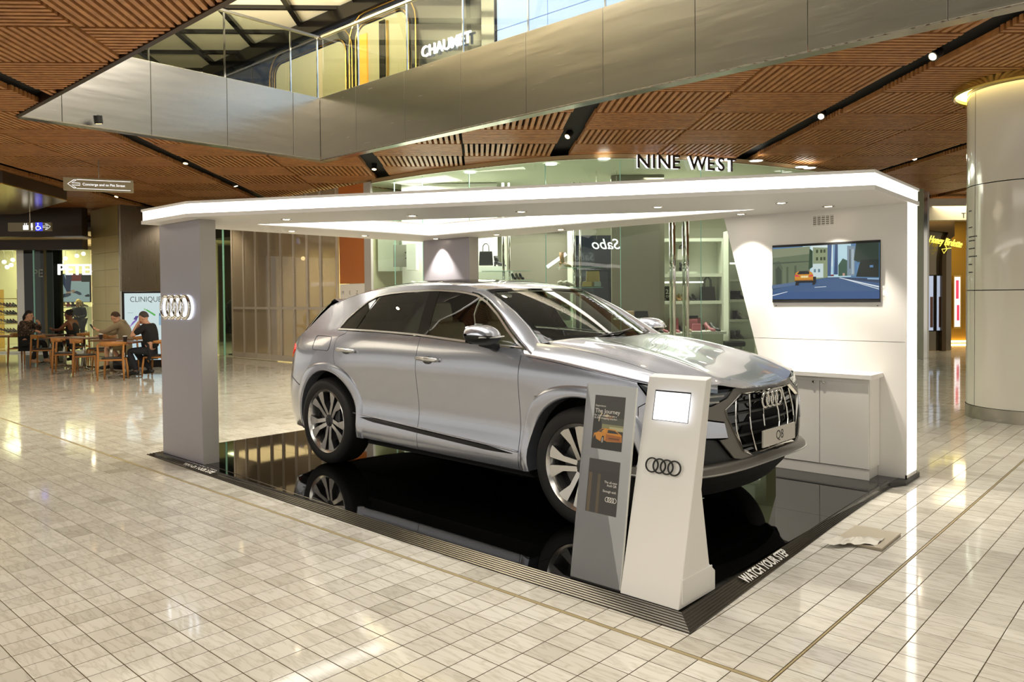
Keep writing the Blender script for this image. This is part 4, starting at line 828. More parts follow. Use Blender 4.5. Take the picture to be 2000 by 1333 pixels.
# inner body and cabin
rows = []
for t in np.linspace(-1.75, 4.57, 80):
    row = []
    for z in np.linspace(.24, 1.10, 10):
        x, y, z_ = body(t, z); w_ = abs(y)-.05
        for cx in (RA[0], FA[0]):
            if math.hypot(x-cx, z-.40) < .52: w_ = min(w_, .62)
        row.append((x-(.06 if t > 3.6 else (-.06 if t < -.8 else 0)), -w_ if t < 4.57 else 0, min(z_, hood(x, 0)-.08 if x > 2.4 else 9)))
    rows.append(row)
for sy in (1, -1): MB().grid([[(p[0], p[1]*sy, p[2]) for p in r] for r in rows]).build('inner_body', M_wells, car)
MB().bx((-.9, -.84, .24), (3.6, .84, .27)).build('underbody', M_wells, car) if False else MB().bx((-.85, -.60, .24), (3.55, .60, .27)).bx((.5, -.86, .24), (2.45, .86, .27)).build('underbody', M_wells, car)
M_cab = mat('cabin trim', '3a3833', .7); M_leath = mat('pale leather', 'b6ad98', .55)
MB().bx((-.3, -.8, .45), (2.4, .8, .5)).build('cabin_floor', M_wells, car)
MB().grid([[(2.52-.3*k, y, 1.135+.03*(k > .3)*(1-(y/.8)**2)-(.28 if k > 1 else 0)) for y in np.linspace(-.74, .74, 11)] for k in (0, .5, 1., 1.2)]).build('dashboard', M_leath, car, smooth='all')
MB().bx((1.95, -.78, .6), (2.15, .78, .9)).build('dash_lower', M_cab, car)
for x, y in ((1.35, -.38), (1.35, .38), (.45, -.38), (.45, .38)):
    s_ = MB().box((x, y, .74), (.5, .5, .16)).box((x-.3, y, 1.02), (.14, .48, .6), ry=-.28).build('seat', M_leath, car, bevel=.05, seg=3)
    MB().box((x-.42, y, 1.40), (.09, .27, .19), ry=-.2).build('head_rest', M_leath, s_, bevel=.035, seg=3)
wc = Vector((1.92, -.38, 1.03)); MB().tube([tuple(wc+Vector((.06*math.sin(a)*1.2, .18*math.cos(a), .17*math.sin(a)))) for a in [2*PI*k/28 for k in range(28)]], .014, 8, closed=True).tube([tuple(wc+Vector((0, -.17, 0))), tuple(wc+Vector((0, .17, 0)))], .018, 6).tube([tuple(wc), tuple(wc+Vector((.25, 0, -.08)))], .03, 8).build('steering_wheel', M_dtr, car, smooth='all')
MB().box((1.93, 0, 1.49), (.03, .24, .07), ry=.2).build('cabin_mirror', M_dtr, car, bevel=.01); MB().box((1.80, -.42, 1.555), (.06, .09, .02), ry=.5).build('screen_sticker', M_matw, car)
for y in (-.35, .3):
    w_ = Vector(ws(1.0, y*.8)); MB().tube([tuple(w_+Vector((.02, 0, .01))), tuple(Vector(ws(.96, y*.8+.3))+Vector((.012, 0, .02))), tuple(Vector(ws(.9, y*.8+.55 if y < 0 else y*.8+.33))+Vector((.01, 0, .016)))], .007, 6).build('wiper', M_dtr, car)
# wheels
def wheel():
    w = MB().lathe([(.292, -.10), (.30, -.125), (.345, -.137), (.382, -.122), (.396, -.098), (.4, -.06), (.4, .06), (.396, .1), (.38, .125), (.34, .137), (.295, .12)], 56, axis='y', cap=False).build('wheel', M_rub, car, smooth=True)
    for k, yy in enumerate((-.07, -.025, .025, .07)): MB().lathe([(.3995, yy-.006), (.4008, yy-.005), (.4008, yy+.005), (.3995, yy+.006)], 40, axis='y', cap=False)
    MB().lathe([(.288, .1), (.26, .06), (.255, -.06), (.275, -.10), (.292, -.112), (.297, -.122), (.293, -.126), (.283, -.118), (.27, -.105)], 56, axis='y', cap=False).build('rim', M_alu, w, smooth=True)
    MB().lathe([(0, -.02), (.255, -.02)], 40, axis='y', cap=False).build('rim_back', M_wells, w)
    MB().lathe([(.06, -.03), (.185, -.03), (.185, -.045), (.06, -.045)], 36, axis='y', cap=False).build('brake_disc', mat('brake disc', '6b6a68', .35, .9), w)
    MB().box((.12, -.055, .06), (.07, .05, .15)).build('brake_caliper', M_algr, w, bevel=.01)
    for i in range(5):
        a0 = -PI/2+2*PI*i/5; mb = MB()
        for sd in (-1, 1):
            def P(r, off, y): return (r*math.cos(a0)-sd*off*math.sin(a0), y, r*math.sin(a0)+sd*off*math.cos(a0))
            F = [(.05, .004, -.085), (.16, .014, -.10), (.268, .028, -.112), (.268, .108, -.112), (.252, .112, -.110), (.16, .052, -.10), (.05, .038, -.085)]
            o = len(mb.v); fr_ = [P(*f) for f in F]; bk = [P(f[0], f[1]+(.006 if j < 3 else -.004), f[2]+.05) for j, f in enumerate(F)]; nn = len(F)
            mb.cur = 0; mb.add(fr_, [tuple(range(nn))]); mb.cur = 1; mb.add(fr_+bk, [(j, (j+1) % nn, nn+(j+1) % nn, nn+j) for j in range(nn)])
        mb.build('spoke', [M_alu, M_algr], w)
    MB().lathe([(0, -.098), (.03, -.098), (.034, -.092), (.055, -.086), (.06, -.04)], 24, axis='y', cap=False).build('hub_cap', M_algr, w, smooth=True)
    return w
w0 = wheel(); w0.location = (0, -.85, .40)
def dupw(loc, rz, ry=0):
    o = dup(w0, loc, rz); o.rotation_euler = (0, ry, rz); return o
dupw((2.995, -.85, .40), 0, .35); dupw((0, .85, .40), PI); dupw((2.995, .85, .40), PI)
# ------------------------------------------------------------------ surroundings: helpers
def at(u, v, d): r = np.array([(u-1000)/FPX, -(v-666.5-SHY)/FPX, 1.]) @ RB; return CAM+d*r      # point on a sight line at a given distance into the hall
def gd(u, d): p = at(u, 600, d); return float(p[0]), float(p[1])
RZ = -YAW                               # units that stand square to the long hall diagonal
CR, CF = RB[0], RB[2]
def zrow(v, d, u=1000): return float(at(u, v, d)[2])
def lw(w, d): return w*d/FPX            # picture width at a distance
# ------------------------------------------------------------------ folding glazed partition and its neighbours
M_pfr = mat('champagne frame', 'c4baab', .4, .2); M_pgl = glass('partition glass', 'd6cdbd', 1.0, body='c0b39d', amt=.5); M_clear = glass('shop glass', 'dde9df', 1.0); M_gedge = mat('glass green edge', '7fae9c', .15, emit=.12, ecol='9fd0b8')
PYY = 9.45
mx = [-16.05, -15.42, -14.80, -14.12, -13.55, -12.95, -12.35, -11.78, -11.10]
pt = thing('folding_partition', 'tall folding partition of tinted glass panels in champagne frames behind the car tail', 'partition', (mx[0], PYY, 0))
for i, (a, b) in enumerate(zip(mx, mx[1:])):
    a -= mx[0]; b -= mx[0]
    MB().bx((a-.035, -.03, .02), (a+.035, .03, 4.15)).build('mullion', M_pfr, pt)
    MB().bx((a+.035, -.025, .02), (b-.035, .025, .16)).bx((a+.035, -.025, 1.33), (b-.035, .025, 1.39)).build('rail', M_pfr, pt)
    MB().bx((a+.035, -.006, .16), (b-.035, .006, 1.33)).build('glass_pane', M_pgl, pt); MB().bx((a+.035, -.006, 1.39), (b-.035, .006, 4.15)).build('glass_pane', M_pgl, pt)
MB().bx((mx[-1]-mx[0]-.035, -.03, .02), (mx[-1]-mx[0]+.02, .03, 4.15)).build('mullion', M_pfr, pt)
M_shopw = mat('shop wall warm', 'd8cfae', .7); M_lite = mat('shop ceiling lamp', 'fff2cf', .4, emit=5, ecol='ffeebf'); M_grey = mat('grey wall', '8b867c', .6)
struct(MB().bx((-18.5, 14.2, 0), (-10.27, 14.3, 4.1)).build('wall_partition_shop', M_shopw))
struct(MB().bx((-10.25, 9.5, 0), (-10.15, 19, 4.1)).build('wall_party', M_shopw))
for k, (x, y) in enumerate(((-15.3, 11.2), (-12.6, 12.0), (-12.2, 11.3), (-14.6, 12.4))):
    t = thing('pendant_lamp', ['glowing pendant lamp inside the partition shop, leftmost of the trio', 'glowing pendant lamp inside the partition shop, middle of the trio', 'glowing pendant lamp inside the partition shop, rightmost of the trio', 'glowing pendant lamp deeper in the partition shop'][k], 'lamp', (x, y, 2.75), 0, 'pendant lamps in the partition shop')
    MB().ball((0, 0, 0), .06).build('globe', M_lite, t, smooth='all'); MB().tube([(0, 0, .06), (0, 0, 1.4)], .005, 5).build('cable', M_black, t)
area('partition_shop_light', (-13.5, 11.8, 3.95), 5, 3, 150, (1, .88, .6))
dk = thing('shop_counter', 'low white counter with flowers inside the partition shop', 'counter', (-12.9, 11.4, 0)); MB().bx((-.7, -.3, 0), (.7, .3, .92)).build('body', M_white, dk, bevel=.01); MB().bx((-.74, -.34, .92), (.74, .34, .96)).build('top', M_white, dk)
fv = thing('flower_vase', 'vase with pale pink blossoms on the partition shop counter', 'vase', (-12.6, 11.4, .96)); MB().lathe([(.05, 0), (.08, .1), (.05, .22), (.06, .25)], 12).build('vase', M_white, fv, smooth=True)
mb = MB(); random.seed(3)
for k in range(22): mb.ball((random.gauss(0, .13), random.gauss(0, .1), .45+random.gauss(0, .12)), .05, 6, 4)
mb.build('blossom', mat('blossom', 'd9b8a0', .7), fv)
tag(text('sign_reflection', 'PETER SHEPPARD', M_wglow, .1, None, frame((-11.75, 9.463, 1.93), (-1, 0, 0)), .004, bold=.002, sx=.9), 'glowing reversed PETER SHEPPARD lettering standing in for a reflection in the partition glass', 'sign')  # mirrored glowing letters built in place of the opposite sign's reflection
# left of the partition: open glazed shop with a coat on a stand
og = thing('glass_screen', 'clear glass screen with dark upright left of the folding partition', 'glass screen', (-17.3, 9.6, 0))
MB().bx((-.6, -.006, .02), (1.15, .006, 4.1)).build('glass_pane', M_clear, og); MB().bx((.42, -.02, .0), (.46, .02, 4.1)).build('pane_edge', M_gedge, og); MB().bx((-.1, -.015, .0), (-.07, .015, 4.1)).build('pane_edge', M_gedge, og); MB().bx((1.0, -.03, 2.7), (1.1, .03, 2.9)).build('patch_fitting', M_black, og)
tag(MB().bx((-19, 10.2, 3.45), (-16.2, 11, 4.195)).build('bulkhead', M_black), 'black bulkhead over the coat shop opening left of partition', 'bulkhead')
struct(MB().bx((-20.5, 13.4, 0), (-16.3, 13.5, 4)).build('wall_coat_shop', mat('lit yellow wall', 'e6d9a0', .7)))
area('coat_shop_light', (-17.8, 11.6, 3.3), 2, 2, 130, (1, .9, .55))
ct = thing('coat_stand', 'dark long coat hanging on a stand beside the folding partition', 'coat stand', (-17.05, 10.0, 0))
MB().lathe([(.05, 1.62), (.12, 1.56), (.23, 1.44), (.25, 1.2), (.22, .95), (.26, .62)], 14).build('coat', mat('black wool', '17181a', .9), ct, smooth=True); MB().lathe([(.18, 0), (.18, .02), (.02, .04), (.02, 1.6)], 12).build('stand', M_black, ct)
MB().tube([(.0, .2, 1.4), (.05, .27, 1.15), (.1, .22, .9)], [.07, .06, .05], 8).tube([(.0, -.2, 1.4), (.05, -.27, 1.15), (.1, -.22, .9)], [.07, .06, .05], 8).build('sleeve', mat('black wool', '17181a', .9), ct, smooth='all')
# orange hoarding
hb = thing('hoarding', 'orange shop hoarding with white lower board lettered M E Z', 'hoarding', (-10.98, 9.44, 0))
M_orp = mat('orange paint', 'bb6c2c', .45); MB().bx((0, -.02, 1.93), (.95, .03, 4.15)).build('orange_panel', M_orp, hb); MB().bx((0, -.02, 0), (.95, .03, 1.92)).build('white_panel', M_soff, hb); MB().bx((.955, -.03, 0), (1.2, .03, 4.15)).build('edge_panel', mat('pale grey panel', 'b3afa9', .5), hb)
for k, ch in enumerate('MEZ'): text('lettering', ch, M_grey, .085, hb, frame((.12+.27*k, -.022, 1.72), (1, 0, 0)), .001)
text('lettering', '2002', M_grey, .05, hb, frame((1.08, -.032, 3.62), (1, 0, 0)), .001)
# ------------------------------------------------------------------ curved glass shoe shop
CV = [(-9.72, 9.42), (-9.0, 9.42), (-8.1, 9.46), (-7.2, 9.6), (-6.3, 9.78), (-5.5, 10.0), (-4.8, 10.3), (-4.2, 10.75), (-3.7, 11.3), (-3.25, 12.0), (-2.85, 12.8), (-2.5, 13.7), (-2.2, 14.7), (-1.95, 15.9), (-1.85, 17.2)]
cs_ = NS(np.arange(15), CV)
def cvp(t): p = cs_(t); return Vector((p[0], p[1], 0))
sf = thing('curved_shopfront', 'curved frameless glass shopfront of the shoe shop behind the canopy', 'shopfront', (-9.72, 9.42, 0)); sfo = Vector((9.72, -9.42, 0))
cuts = [0, 1.05, 2.0, 3.3, 5.25, 7.1, 9.1, 11.2, 12.6, 14]
for a, b in zip(cuts, cuts[1:]):
    P = [cvp(a+(b-a)*k/6)+sfo for k in range(7)]; P[0] = P[0].lerp(P[1], .01); P[-1] = P[-1].lerp(P[-2], .01)
    MB().grid([[(p.x, p.y, z) for p in P] for z in (.04, 4.10)]).build('glass_pane', M_clear, sf, smooth='all')
    p = cvp(b)+sfo; MB().box((p.x, p.y, 2.06), (.014, .014, 4.04), .5).build('pane_edge', M_gedge, sf)
P = [cvp(14*k/56)+sfo for k in range(57)]
MB().tube([(p.x, p.y, .025) for p in P], .025, 6).build('floor_channel', M_satin, sf)
MB().grid([[(p.x, p.y-.02, z) for p in P] for z in (4.12, 4.195)]).build('head_trim', mat('brass trim', 'b59f78', .4, .5), sf)
for t_, s_ in ((8.4, 0), (8.72, 1)):
    p = cvp(t_)+sfo; d_ = (cvp(t_+.1)-cvp(t_-.1)).normalized(); n_ = Vector((d_.y, -d_.x, 0))
    for e in (.07, -.07):
        q = p+n_*e; MB().tube([(q.x, q.y, .5), (q.x, q.y, 3.6)], .03, 10).build('door_pull', M_chrome, sf, smooth='all')
    for z in (.9, 2.2, 3.3): MB().tube([tuple(p+n_*.07+Vector((0, 0, z))), tuple(p-n_*.07+Vector((0, 0, z)))], .012, 6).build('pull_bolt', M_chrome, sf)
tx = 'NINE WEST'; t_ = 7.02; M_dkl = mat('dark bronze letter', '3b2f2b', .35, .4); M_halo = mat('letter halo', 'ffffff', .4, emit=1.6, ecol='f2f4ff')
ns_ = thing('shop_sign', 'NINE WEST letters with glowing white returns hung in the curved glass', 'sign', (-4.2, 10.7, 4.0))
wid = {'N': 1, 'I': .55, 'E': .8, ' ': .6, 'W': 1.3, 'S': .8, 'T': .85}; tt = 7.53
for ch in tx:
    w_ = wid[ch]; tt += w_*.115
    if ch != ' ':
        p = cvp(tt); d_ = (cvp(tt+.1)-cvp(tt-.1)).normalized(); n_ = Vector((d_.y, -d_.x, 0))
        F_ = frame(tuple(p+n_*.135+Vector((4.2, -10.7, .03))), tuple(d_)); o_ = text('letter', ch, M_dkl, .25, ns_, F_, .006, bold=.004)
        F2 = frame(tuple(p+n_*.085+Vector((4.2, -10.7, .03))), tuple(d_)); text('letter_return', ch, M_halo, .245, ns_, F2, .04, bold=.0)
    tt += w_*.115+.07
# inside the shoe shop
shopc = [tuple(cvp(14*k/28)[:2]) for k in range(29)]+[(-1.85, 24), (-16, 24), (-10.1, 14.2), (-10.1, 9.5)]
M_sc = mat('shop ceiling', 'd9dcc8', .7); struct(MB().add([(x, y, 4.115) for x, y in shopc], [tuple(range(len(shopc)))]).build('ceiling_shop', M_sc))
M_taupe = mat('taupe wall', '847d70', .5); M_shelfw = mat('white shelf', 'd8dacb', .45)
def unit(u, v, d): p = at(u, v, d); return (float(p[0]), float(p[1]), 0.)
bw = MB().box((0, 0, 2.05), (9.4, .12, 4.1), RZ); b_ = struct(bw.build('wall_shop_back', mat('shop back wall', 'b5b39f', .6), loc=unit(1150, 600, 20.5)))
struct(MB().box((0, 0, 2.05), (1.1, .1, 4.1), RZ).build('wall_shop_taupe', M_taupe, loc=unit(1246, 600, 16.1)))
struct(MB().box((0, 0, 2.05), (2.1, .1, 4.1), RZ).build('wall_shop_white', M_soff, loc=unit(880, 600, 17.0)))
for u, d, e in ((820, 16, 240), (1000, 15.5, 260), (1150, 17, 200), (1350, 16.2, 230), (1480, 17.5, 150)):
    p = unit(u, 600, d); area('shoe_shop_light', (p[0], p[1], 4.05), 1.6, 1.6, e*.4, (1, .97, .85))
lc = 0
for u, v in ((918, 337), (1076, 321), (1180, 310), (1477, 314), (1565, 326), (1581, 328), (1430, 441), (1100, 452)):
    p = onz(u, v, 4.1) if v < 400 else at(u, v, 17)
    if v < 400:
        lc += 1; t = thing('shop_downlight', 'round white downlight in the shoe shop ceiling, %s from left' % ['first', 'second', 'third', 'fourth', 'fifth', 'sixth'][lc-1], 'downlight', (p[0], p[1], 4.1), 0, 'shoe shop ceiling downlights')
        MB().lathe([(.0, -.004), (.11, -.004)], 16, cap=False).build('lens', mat('cool lamp', 'ffffff', .4, emit=7, ecol='fbfff2'), t); MB().lathe([(.11, -.001), (.13, -.006), (.14, 0)], 16, cap=False).build('bezel', M_white, t)
# white cupboards high on the left inside, wall shelves
wc_ = thing('wall_cupboards', 'stepped white overhead cupboards high inside the shoe shop left end', 'cupboard', unit(860, 600, 17.4), RZ)
for k in range(5): MB().bx((-1.4+.52*k, -.08*k, 2.2), (-.9+.52*k, .4, 3.55+.07*k)).build('cupboard_box', M_shelfw, wc_)
def shoe_parts(kind, c, par=None):
    pass
M_shoe = {'black': mat('black leather', '1c1a1a', .35), 'tan': mat('tan leather', 'a57c52', .4), 'pink': mat('pink leather', 'b0616b', .4), 'red': mat('red leather', '8a2024', .35), 'nude': mat('nude leather', 'c9a98c', .4), 'grey': mat('grey suede', '6f6c66', .7), 'gold': mat('gold leather', 'b7a065', .3, .4), 'silver': mat('silver glitter', '9aa39b', .35, .6), 'white': mat('white leather', 'd8d4c8', .4)}
def pump(label, loc, rz, c, grp=None, s=1.):
    t = thing('shoe', label, 'shoe', loc, rz, grp); rows = []
    for x, w_, z0, z1 in ((-.12, .022, .085, .15), (-.10, .032, .08, .155), (-.05, .034, .062, .105), (0, .032, .03, .07), (.05, .042, .004, .06), (.09, .04, 0, .055), (.13, .018, 0, .03), (.145, .004, .004, .012)):
        rows.append([(x*s, w_*math.cos(a)*s, (z0+(z1-z0)*(.5+.5*math.sin(a)))*s) for a in [2*PI*k/10 for k in range(11)]])
    MB().grid(rows).build('upper', M_shoe[c], t, smooth='all'); MB().tube([(-.1*s, 0, .085*s), (-.095*s, 0, 0)], [.014*s, .005*s], 6).build('heel', M_shoe[c], t); return t
def boot(label, loc, rz, c, h=.24, grp=None):
    t = thing('boot', label, 'boot', loc, rz, grp)
    MB().tube([(-.06, 0, h), (-.055, 0, h*.6), (-.04, 0, .09)], [.05, .045, .04], 10).build('shaft', M_shoe[c], t, smooth='all')
    MB().grid([[(x, w_*math.cos(a), z0+(z1-z0)*(.5+.5*math.sin(a))) for a in [2*PI*k/10 for k in range(11)]] for x, w_, z0, z1 in ((-.1, .03, .03, .1), (-.04, .04, .03, .12), (.05, .042, .005, .08), (.12, .03, 0, .05), (.15, .008, 0, .02))]).build('foot', M_shoe[c], t, smooth='all')
    MB().box((-.08, 0, .02), (.04, .05, .04)).build('heel', M_shoe[c], t); return t
def bag(label, loc, rz, c, w=.3, h=.24, d=.12, hh=.14, grp=None, c2=None, two=True):
    t = thing('handbag', label, 'handbag', loc, rz, grp)
    MB().ext([(-w/2, -d/2, 0), (w/2, -d/2, 0), (w*.44, -d/2, h), (-w*.44, -d/2, h)], (0, d, 0)).build('body', M_shoe[c], t, bevel=.015, seg=2)
    if hh:
        for y in ((-d*.35, d*.35) if two else (0,)): MB().tube([(-w*.22, y, h-.02), (-w*.2, y, h+hh*.7), (-w*.08, y, h+hh), (w*.08, y, h+hh), (w*.2, y, h+hh*.7), (w*.22, y, h-.02)], .008, 6).build('handle', M_shoe[c2 or c], t, smooth='all')
    return t
# tall shelving facing the glass doors
d0 = 16.6
sh = thing('wall_shelving', 'tall pale wall shelving of shoes facing the glass doors', 'shelving', unit(1335, 600, d0), RZ)
SW_ = lw(150, d0); zz = [zrow(v, d0, 1335) for v in (649, 588, 535, 466)]
MB().bx((-SW_/2, .4, 0), (SW_/2, .45, zz[3])).build('back', M_shelfw, sh)
for z in zz: MB().bx((-SW_/2, 0, z-.07), (SW_/2, .4, z)).build('shelf', M_shelfw, sh)
MB().bx((-SW_/2-.03, 0, 0), (-SW_/2, .45, zz[3])).build('side', M_shelfw, sh); MB().bx((SW_/2, 0, 0), (SW_/2+.03, .45, zz[3])).build('side', M_shelfw, sh)
MB().bx((-SW_/2, -.01, zz[2]-.2), (SW_/2-.4, .0, zz[2]-.17)).build('light_strip', mat('shelf light', 'fffbe8', .4, emit=2.2), sh)
def onunit(u, z, d=d0, off=.18): p = at(u, 600, d); q = Vector((p[0], p[1], z))+Vector(CF)*off; return (q.x, q.y, z)
face = lambda a: RZ+a
items = [('p', 1288, 1, 'tan', 'tan high heeled shoe, leftmost on the shelf behind the door pulls'), ('p', 1297, 1, 'black', 'black high heeled shoe tipped beside leftmost tan shoe on middle shelf'), ('p', 1327, 1, 'tan', 'tan pump between the door pulls and the light stand on middle shelf'), ('p', 1335, 1, 'gold', 'gold pump next to the tan pump on the middle shelf'), ('p', 1342, 1, 'tan', 'rightmost tan pump of the three on middle shelf'),
         ('p', 1352, 1, 'black', 'black strappy heel left of the black tote bag'), ('p', 1362, 1, 'black', 'black strappy heel beside the black tote bag'), ('p', 1397, 0, 'grey', 'grey ankle heel at right end of the lower shelf'), ('p', 1384, 0, 'tan', 'tan ankle shoe near right end of lower shelf'), ('p', 1374, 0, 'black', 'black sandal right of the two pink bags'), ('p', 1290, 0, 'pink', 'pink strappy shoe in a box at lower shelf left end'), ('p', 1333, 0, 'black', 'black pump left of the pink bags on lower shelf')]
for k, u, lv, c, l in items: pump(l, onunit(u, zz[lv]+.001), face(-1.2), c, None, 1.0)
bag('large black tote bag on the middle shelf right end', onunit(1386, zz[1]+.001), face(0), 'black', .33, .3, .14, .2)
bag('white and black handbag on the top display stand', onunit(1337, zz[2]+.30), face(0), 'white', .27, .24, .14, .09, c2='black'); boot('black ankle boot under the white handbag on top shelf', onunit(1339, zz[2]+.05), face(.5), 'black', .2)
tag(MB().box((0, 0, .025), (.6, .3, .05), RZ).build('display_plinth', M_shelfw, loc=onunit(1335, zz[2]+.002)), 'white display slab under the white handbag on top shelf', 'plinth')
bag('rose pink handbag, left of the pair on the lower shelf', onunit(1352, zz[0]+.001, d0, .09), face(0), 'pink', .28, .27, .16, 0); bag('rose pink handbag, right of the pair on the lower shelf', onunit(1364, zz[0]+.001, d0, .29), face(0), 'pink', .28, .29, .16, 0); bag('rose pink bag beside the left door pull', onunit(1319, zz[0]+.001), face(0), 'pink', .22, .3, .12, 0)
for u, lv, w_, h_, l in ((1313, 1, .22, .32, 'small dark price card between the two door pulls'), (1361, 0, .24, .34, 'small dark price card standing behind the pink bags')):
    t = thing('price_card', l, 'card', onunit(u, zz[lv]+.001, d0, .38), face(0)); MB().bx((-w_/2, 0, 0), (w_/2, .01, h_)).build('board', mat('card dark', '2e2c2a', .5), t); text('lettering', '25', M_matw, .1, t, frame((0, -.003, h_*.62), (1, 0, 0)), .001); text('lettering', 'OFF', M_matw, .05, t, frame((0, -.003, h_*.3), (1, 0, 0)), .001)
# front counters with shoes
d1 = 15.0
for k, (u, v, w_, h_, l) in enumerate(((1262, 652, 165, .93, 'long white display counter behind the bonnet'), (1384, 648, 58, .98, 'white display counter right of the door pulls'))):
    t = thing('display_counter', l, 'counter', unit(u, 600, d1+.3*k), RZ); W_ = lw(w_, d1); zt = zrow(v, d1+.3*k, u)
    MB().bx((-W_/2, 0, 0), (W_/2, .6, zt-.05)).build('body', M_shelfw, t); MB().bx((-W_/2-.05, -.05, zt-.05), (W_/2+.05, .65, zt)).build('top', M_white, t)
zc_ = zrow(652, d1, 1262)+.001; zc2 = zrow(648, d1+.3, 1384)+.001
for u, c, l in ((1266, 'red', 'dark red pump, leftmost on the long counter'), (1278, 'black', 'black pump beside the dark red pump on the counter'), (1290, 'black', 'black high heel on the long counter before the door pulls'), (1299, 'pink', 'pink pump left of the door pulls on the counter'), (1322, 'pink', 'pink pump seen between the door pulls'), (1345, 'nude', 'nude pump lying on the counter right of the door pulls')): pump(l, onunit(u, zc_ if u < 1340 else zc2, d1+.2, .15), face(-1.1), c, None, 1.0)
for u, c, l in ((1390, 'pink', 'pink stiletto, left of the pair at the counter right end'), (1400, 'black', 'black stiletto, right of the pair at the counter right end')): pump(l, onunit(u, zc2, d1+.3, .15), face(-1.1), c, None, 1.15)
bag('pink clutch lying before the rose pink pair of bags', onunit(1368, zc2, d1+.4, .3), face(0), 'pink', .2, .14, .1, 0); bag('flat black clutch in the window beyond the bonnet', onunit(1254, zrow(624, 14.95), 14.95, .1), face(0), 'black', .28, .14, .1, 0); bag('pale pink clutch beside the flat black clutch', onunit(1227, zrow(624, 14.95), 14.95, .15), face(0), 'nude', .3, .14, .1, 0)
tag(MB().box((0, 0, 0), (.75, .4, .03), RZ).build('glass_shelf', M_shelfw, loc=onunit(1240, zrow(624, 14.95)-.016, 14.95, .12)), 'thin white shelf holding two clutches beyond the bonnet', 'shelf')
# right white shelf column
d2 = 15.6
t = thing('shelf_column', 'narrow white shelf column of boots seen beside the slanted wall edge', 'shelving', unit(1455, 600, d2), RZ); W_ = lw(58, d2); lv2 = [zrow(v, d2, 1455) for v in (663, 624, 585, 545, 500)]
MB().bx((-W_/2, .34, 0), (W_/2, .38, 2.9)).build('back', M_shelfw, t); MB().bx((-W_/2-.03, 0, 0), (-W_/2, .38, 2.9)).build('side', M_shelfw, t)
for z in lv2: MB().bx((-W_/2, 0, z-.05), (W_/2, .34, z)).build('shelf', M_shelfw, t)
MB().bx((-W_/2, -.01, lv2[3]+.3), (W_/2, .0, lv2[3]+.33)).build('light_strip', mat('shelf light', 'fffbe8', .4, emit=2.2), t)
for u, lv, c, l in ((1437, 0, 'grey', 'grey ankle boot, left on the bottom shelf of shelf column'), (1449, 0, 'grey', 'grey ankle boot, right on the bottom shelf of shelf column'), (1443, 1, 'black', 'black shoe boot, left on the second shelf of shelf column'), (1452, 1, 'white', 'white ankle boot, right on the second shelf of shelf column'), (1436, 2, 'black', 'black ankle boot, first on the third shelf of shelf column'), (1442, 2, 'black', 'black ankle boot, middle on the third shelf of shelf column'), (1450, 2, 'black', 'black ankle boot, last on the third shelf of shelf column')): boot(l, onunit(u, lv2[lv]+.001, d2, .17), face(-1.25), c, .17)
t = thing('bench', 'dark padded bench under the shelf column', 'bench', unit(1437, 600, 15.14), RZ); zb = zrow(668, 15.12, 1432); MB().bx((-.2, 0, zb-.1), (.2, .35, zb)).build('cushion', M_shoe['black'], t, bevel=.02)
for x in (-.17, .17): MB().bx((x-.015, .1, 0), (x+.015, .25, zb-.1)).build('leg', M_chrome, t)
# window stands with chrome poles
def pole_stand(u, d, lab, shelves):
    t = thing('display_stand', lab, 'display stand', unit(u, 600, d), RZ)
    for e in (-.06, .06): MB().tube([(e, 0, 0), (e, 0, 3.9)], .028 if e < 0 else .02, 10).build('pole', M_chrome, t, smooth='all')
    for v, w_ in shelves: z = zrow(v, d, u); MB().bx((-w_[0], -.18, z-.008), (w_[1], .18, z)).build('glass_shelf', mat('glass shelf', '86b8a8', .1, coat=.5), t)
    MB().lathe([(.16, 0), (.16, .02), (.03, .04)], 14).build('base', M_chrome, t); return t
da = 15.6
pole_stand(990, da, 'chrome pole stand with glass shelves left in the curved window', ((530, (.5, .5)), (548, (.55, .55))))
pole_stand(1128, da, 'chrome pole stand with glass shelves of gold bags in the window', ((523, (.42, .5)), (562, (.12, .5))))
zA, zB = zrow(530, da, 990), zrow(562, da, 1128); zA2 = zrow(548, da, 990)
bag('large black tote with tall handles in the window left of pole', onunit(950, zA+.14, da+.6, 0), face(0), 'black', .3, .3, .14, .16); tag(MB().box((0, 0, .06), (.6, .35, .12), RZ).build('display_plinth', M_white, loc=onunit(960, zA+.002, da+.6, .05)), 'white display block under the black tote in window', 'plinth')
tag(MB().box((0, 0, zA/2), (.95, .5, zA), RZ).build('display_plinth', M_shelfw, loc=onunit(958, 0, da+.6, .12)), 'tall white display plinth in the left of curved window', 'plinth')
boot('black ankle boot beside the black tote in window', onunit(975, zA+.125, da+.6, 0), face(0), 'black', .22)
for u, c, l in ((1004, 'black', 'black chunky sandal, left on the low glass shelf'), (1012, 'tan', 'tan chunky sandal, middle on the low glass shelf'), (1019, 'black', 'black chunky sandal, right on the low glass shelf')): pump(l, onunit(u, zA2+.010, da, 0), face(-1.2), c, None, .9)
bag('gold quilted handbag with chain on the window glass shelf', onunit(1159, zB+.010, da, .08), face(0), 'gold', .29, .33, .1, .0); bag('small gold clutch in front of gold quilted handbag', onunit(1146, zB+.010, da, -.08), face(0), 'gold', .2, .11, .06, 0); bag('silver glitter clutch right of the small gold clutch', onunit(1166, zB+.010, da, -.08), face(0), 'silver', .15, .11, .06, 0)
zq = zrow(523, da, 1128); boot('tan tall display boot standing on top glass shelf', onunit(1103, zq+.010, da, .0), face(.2), 'tan', .3)
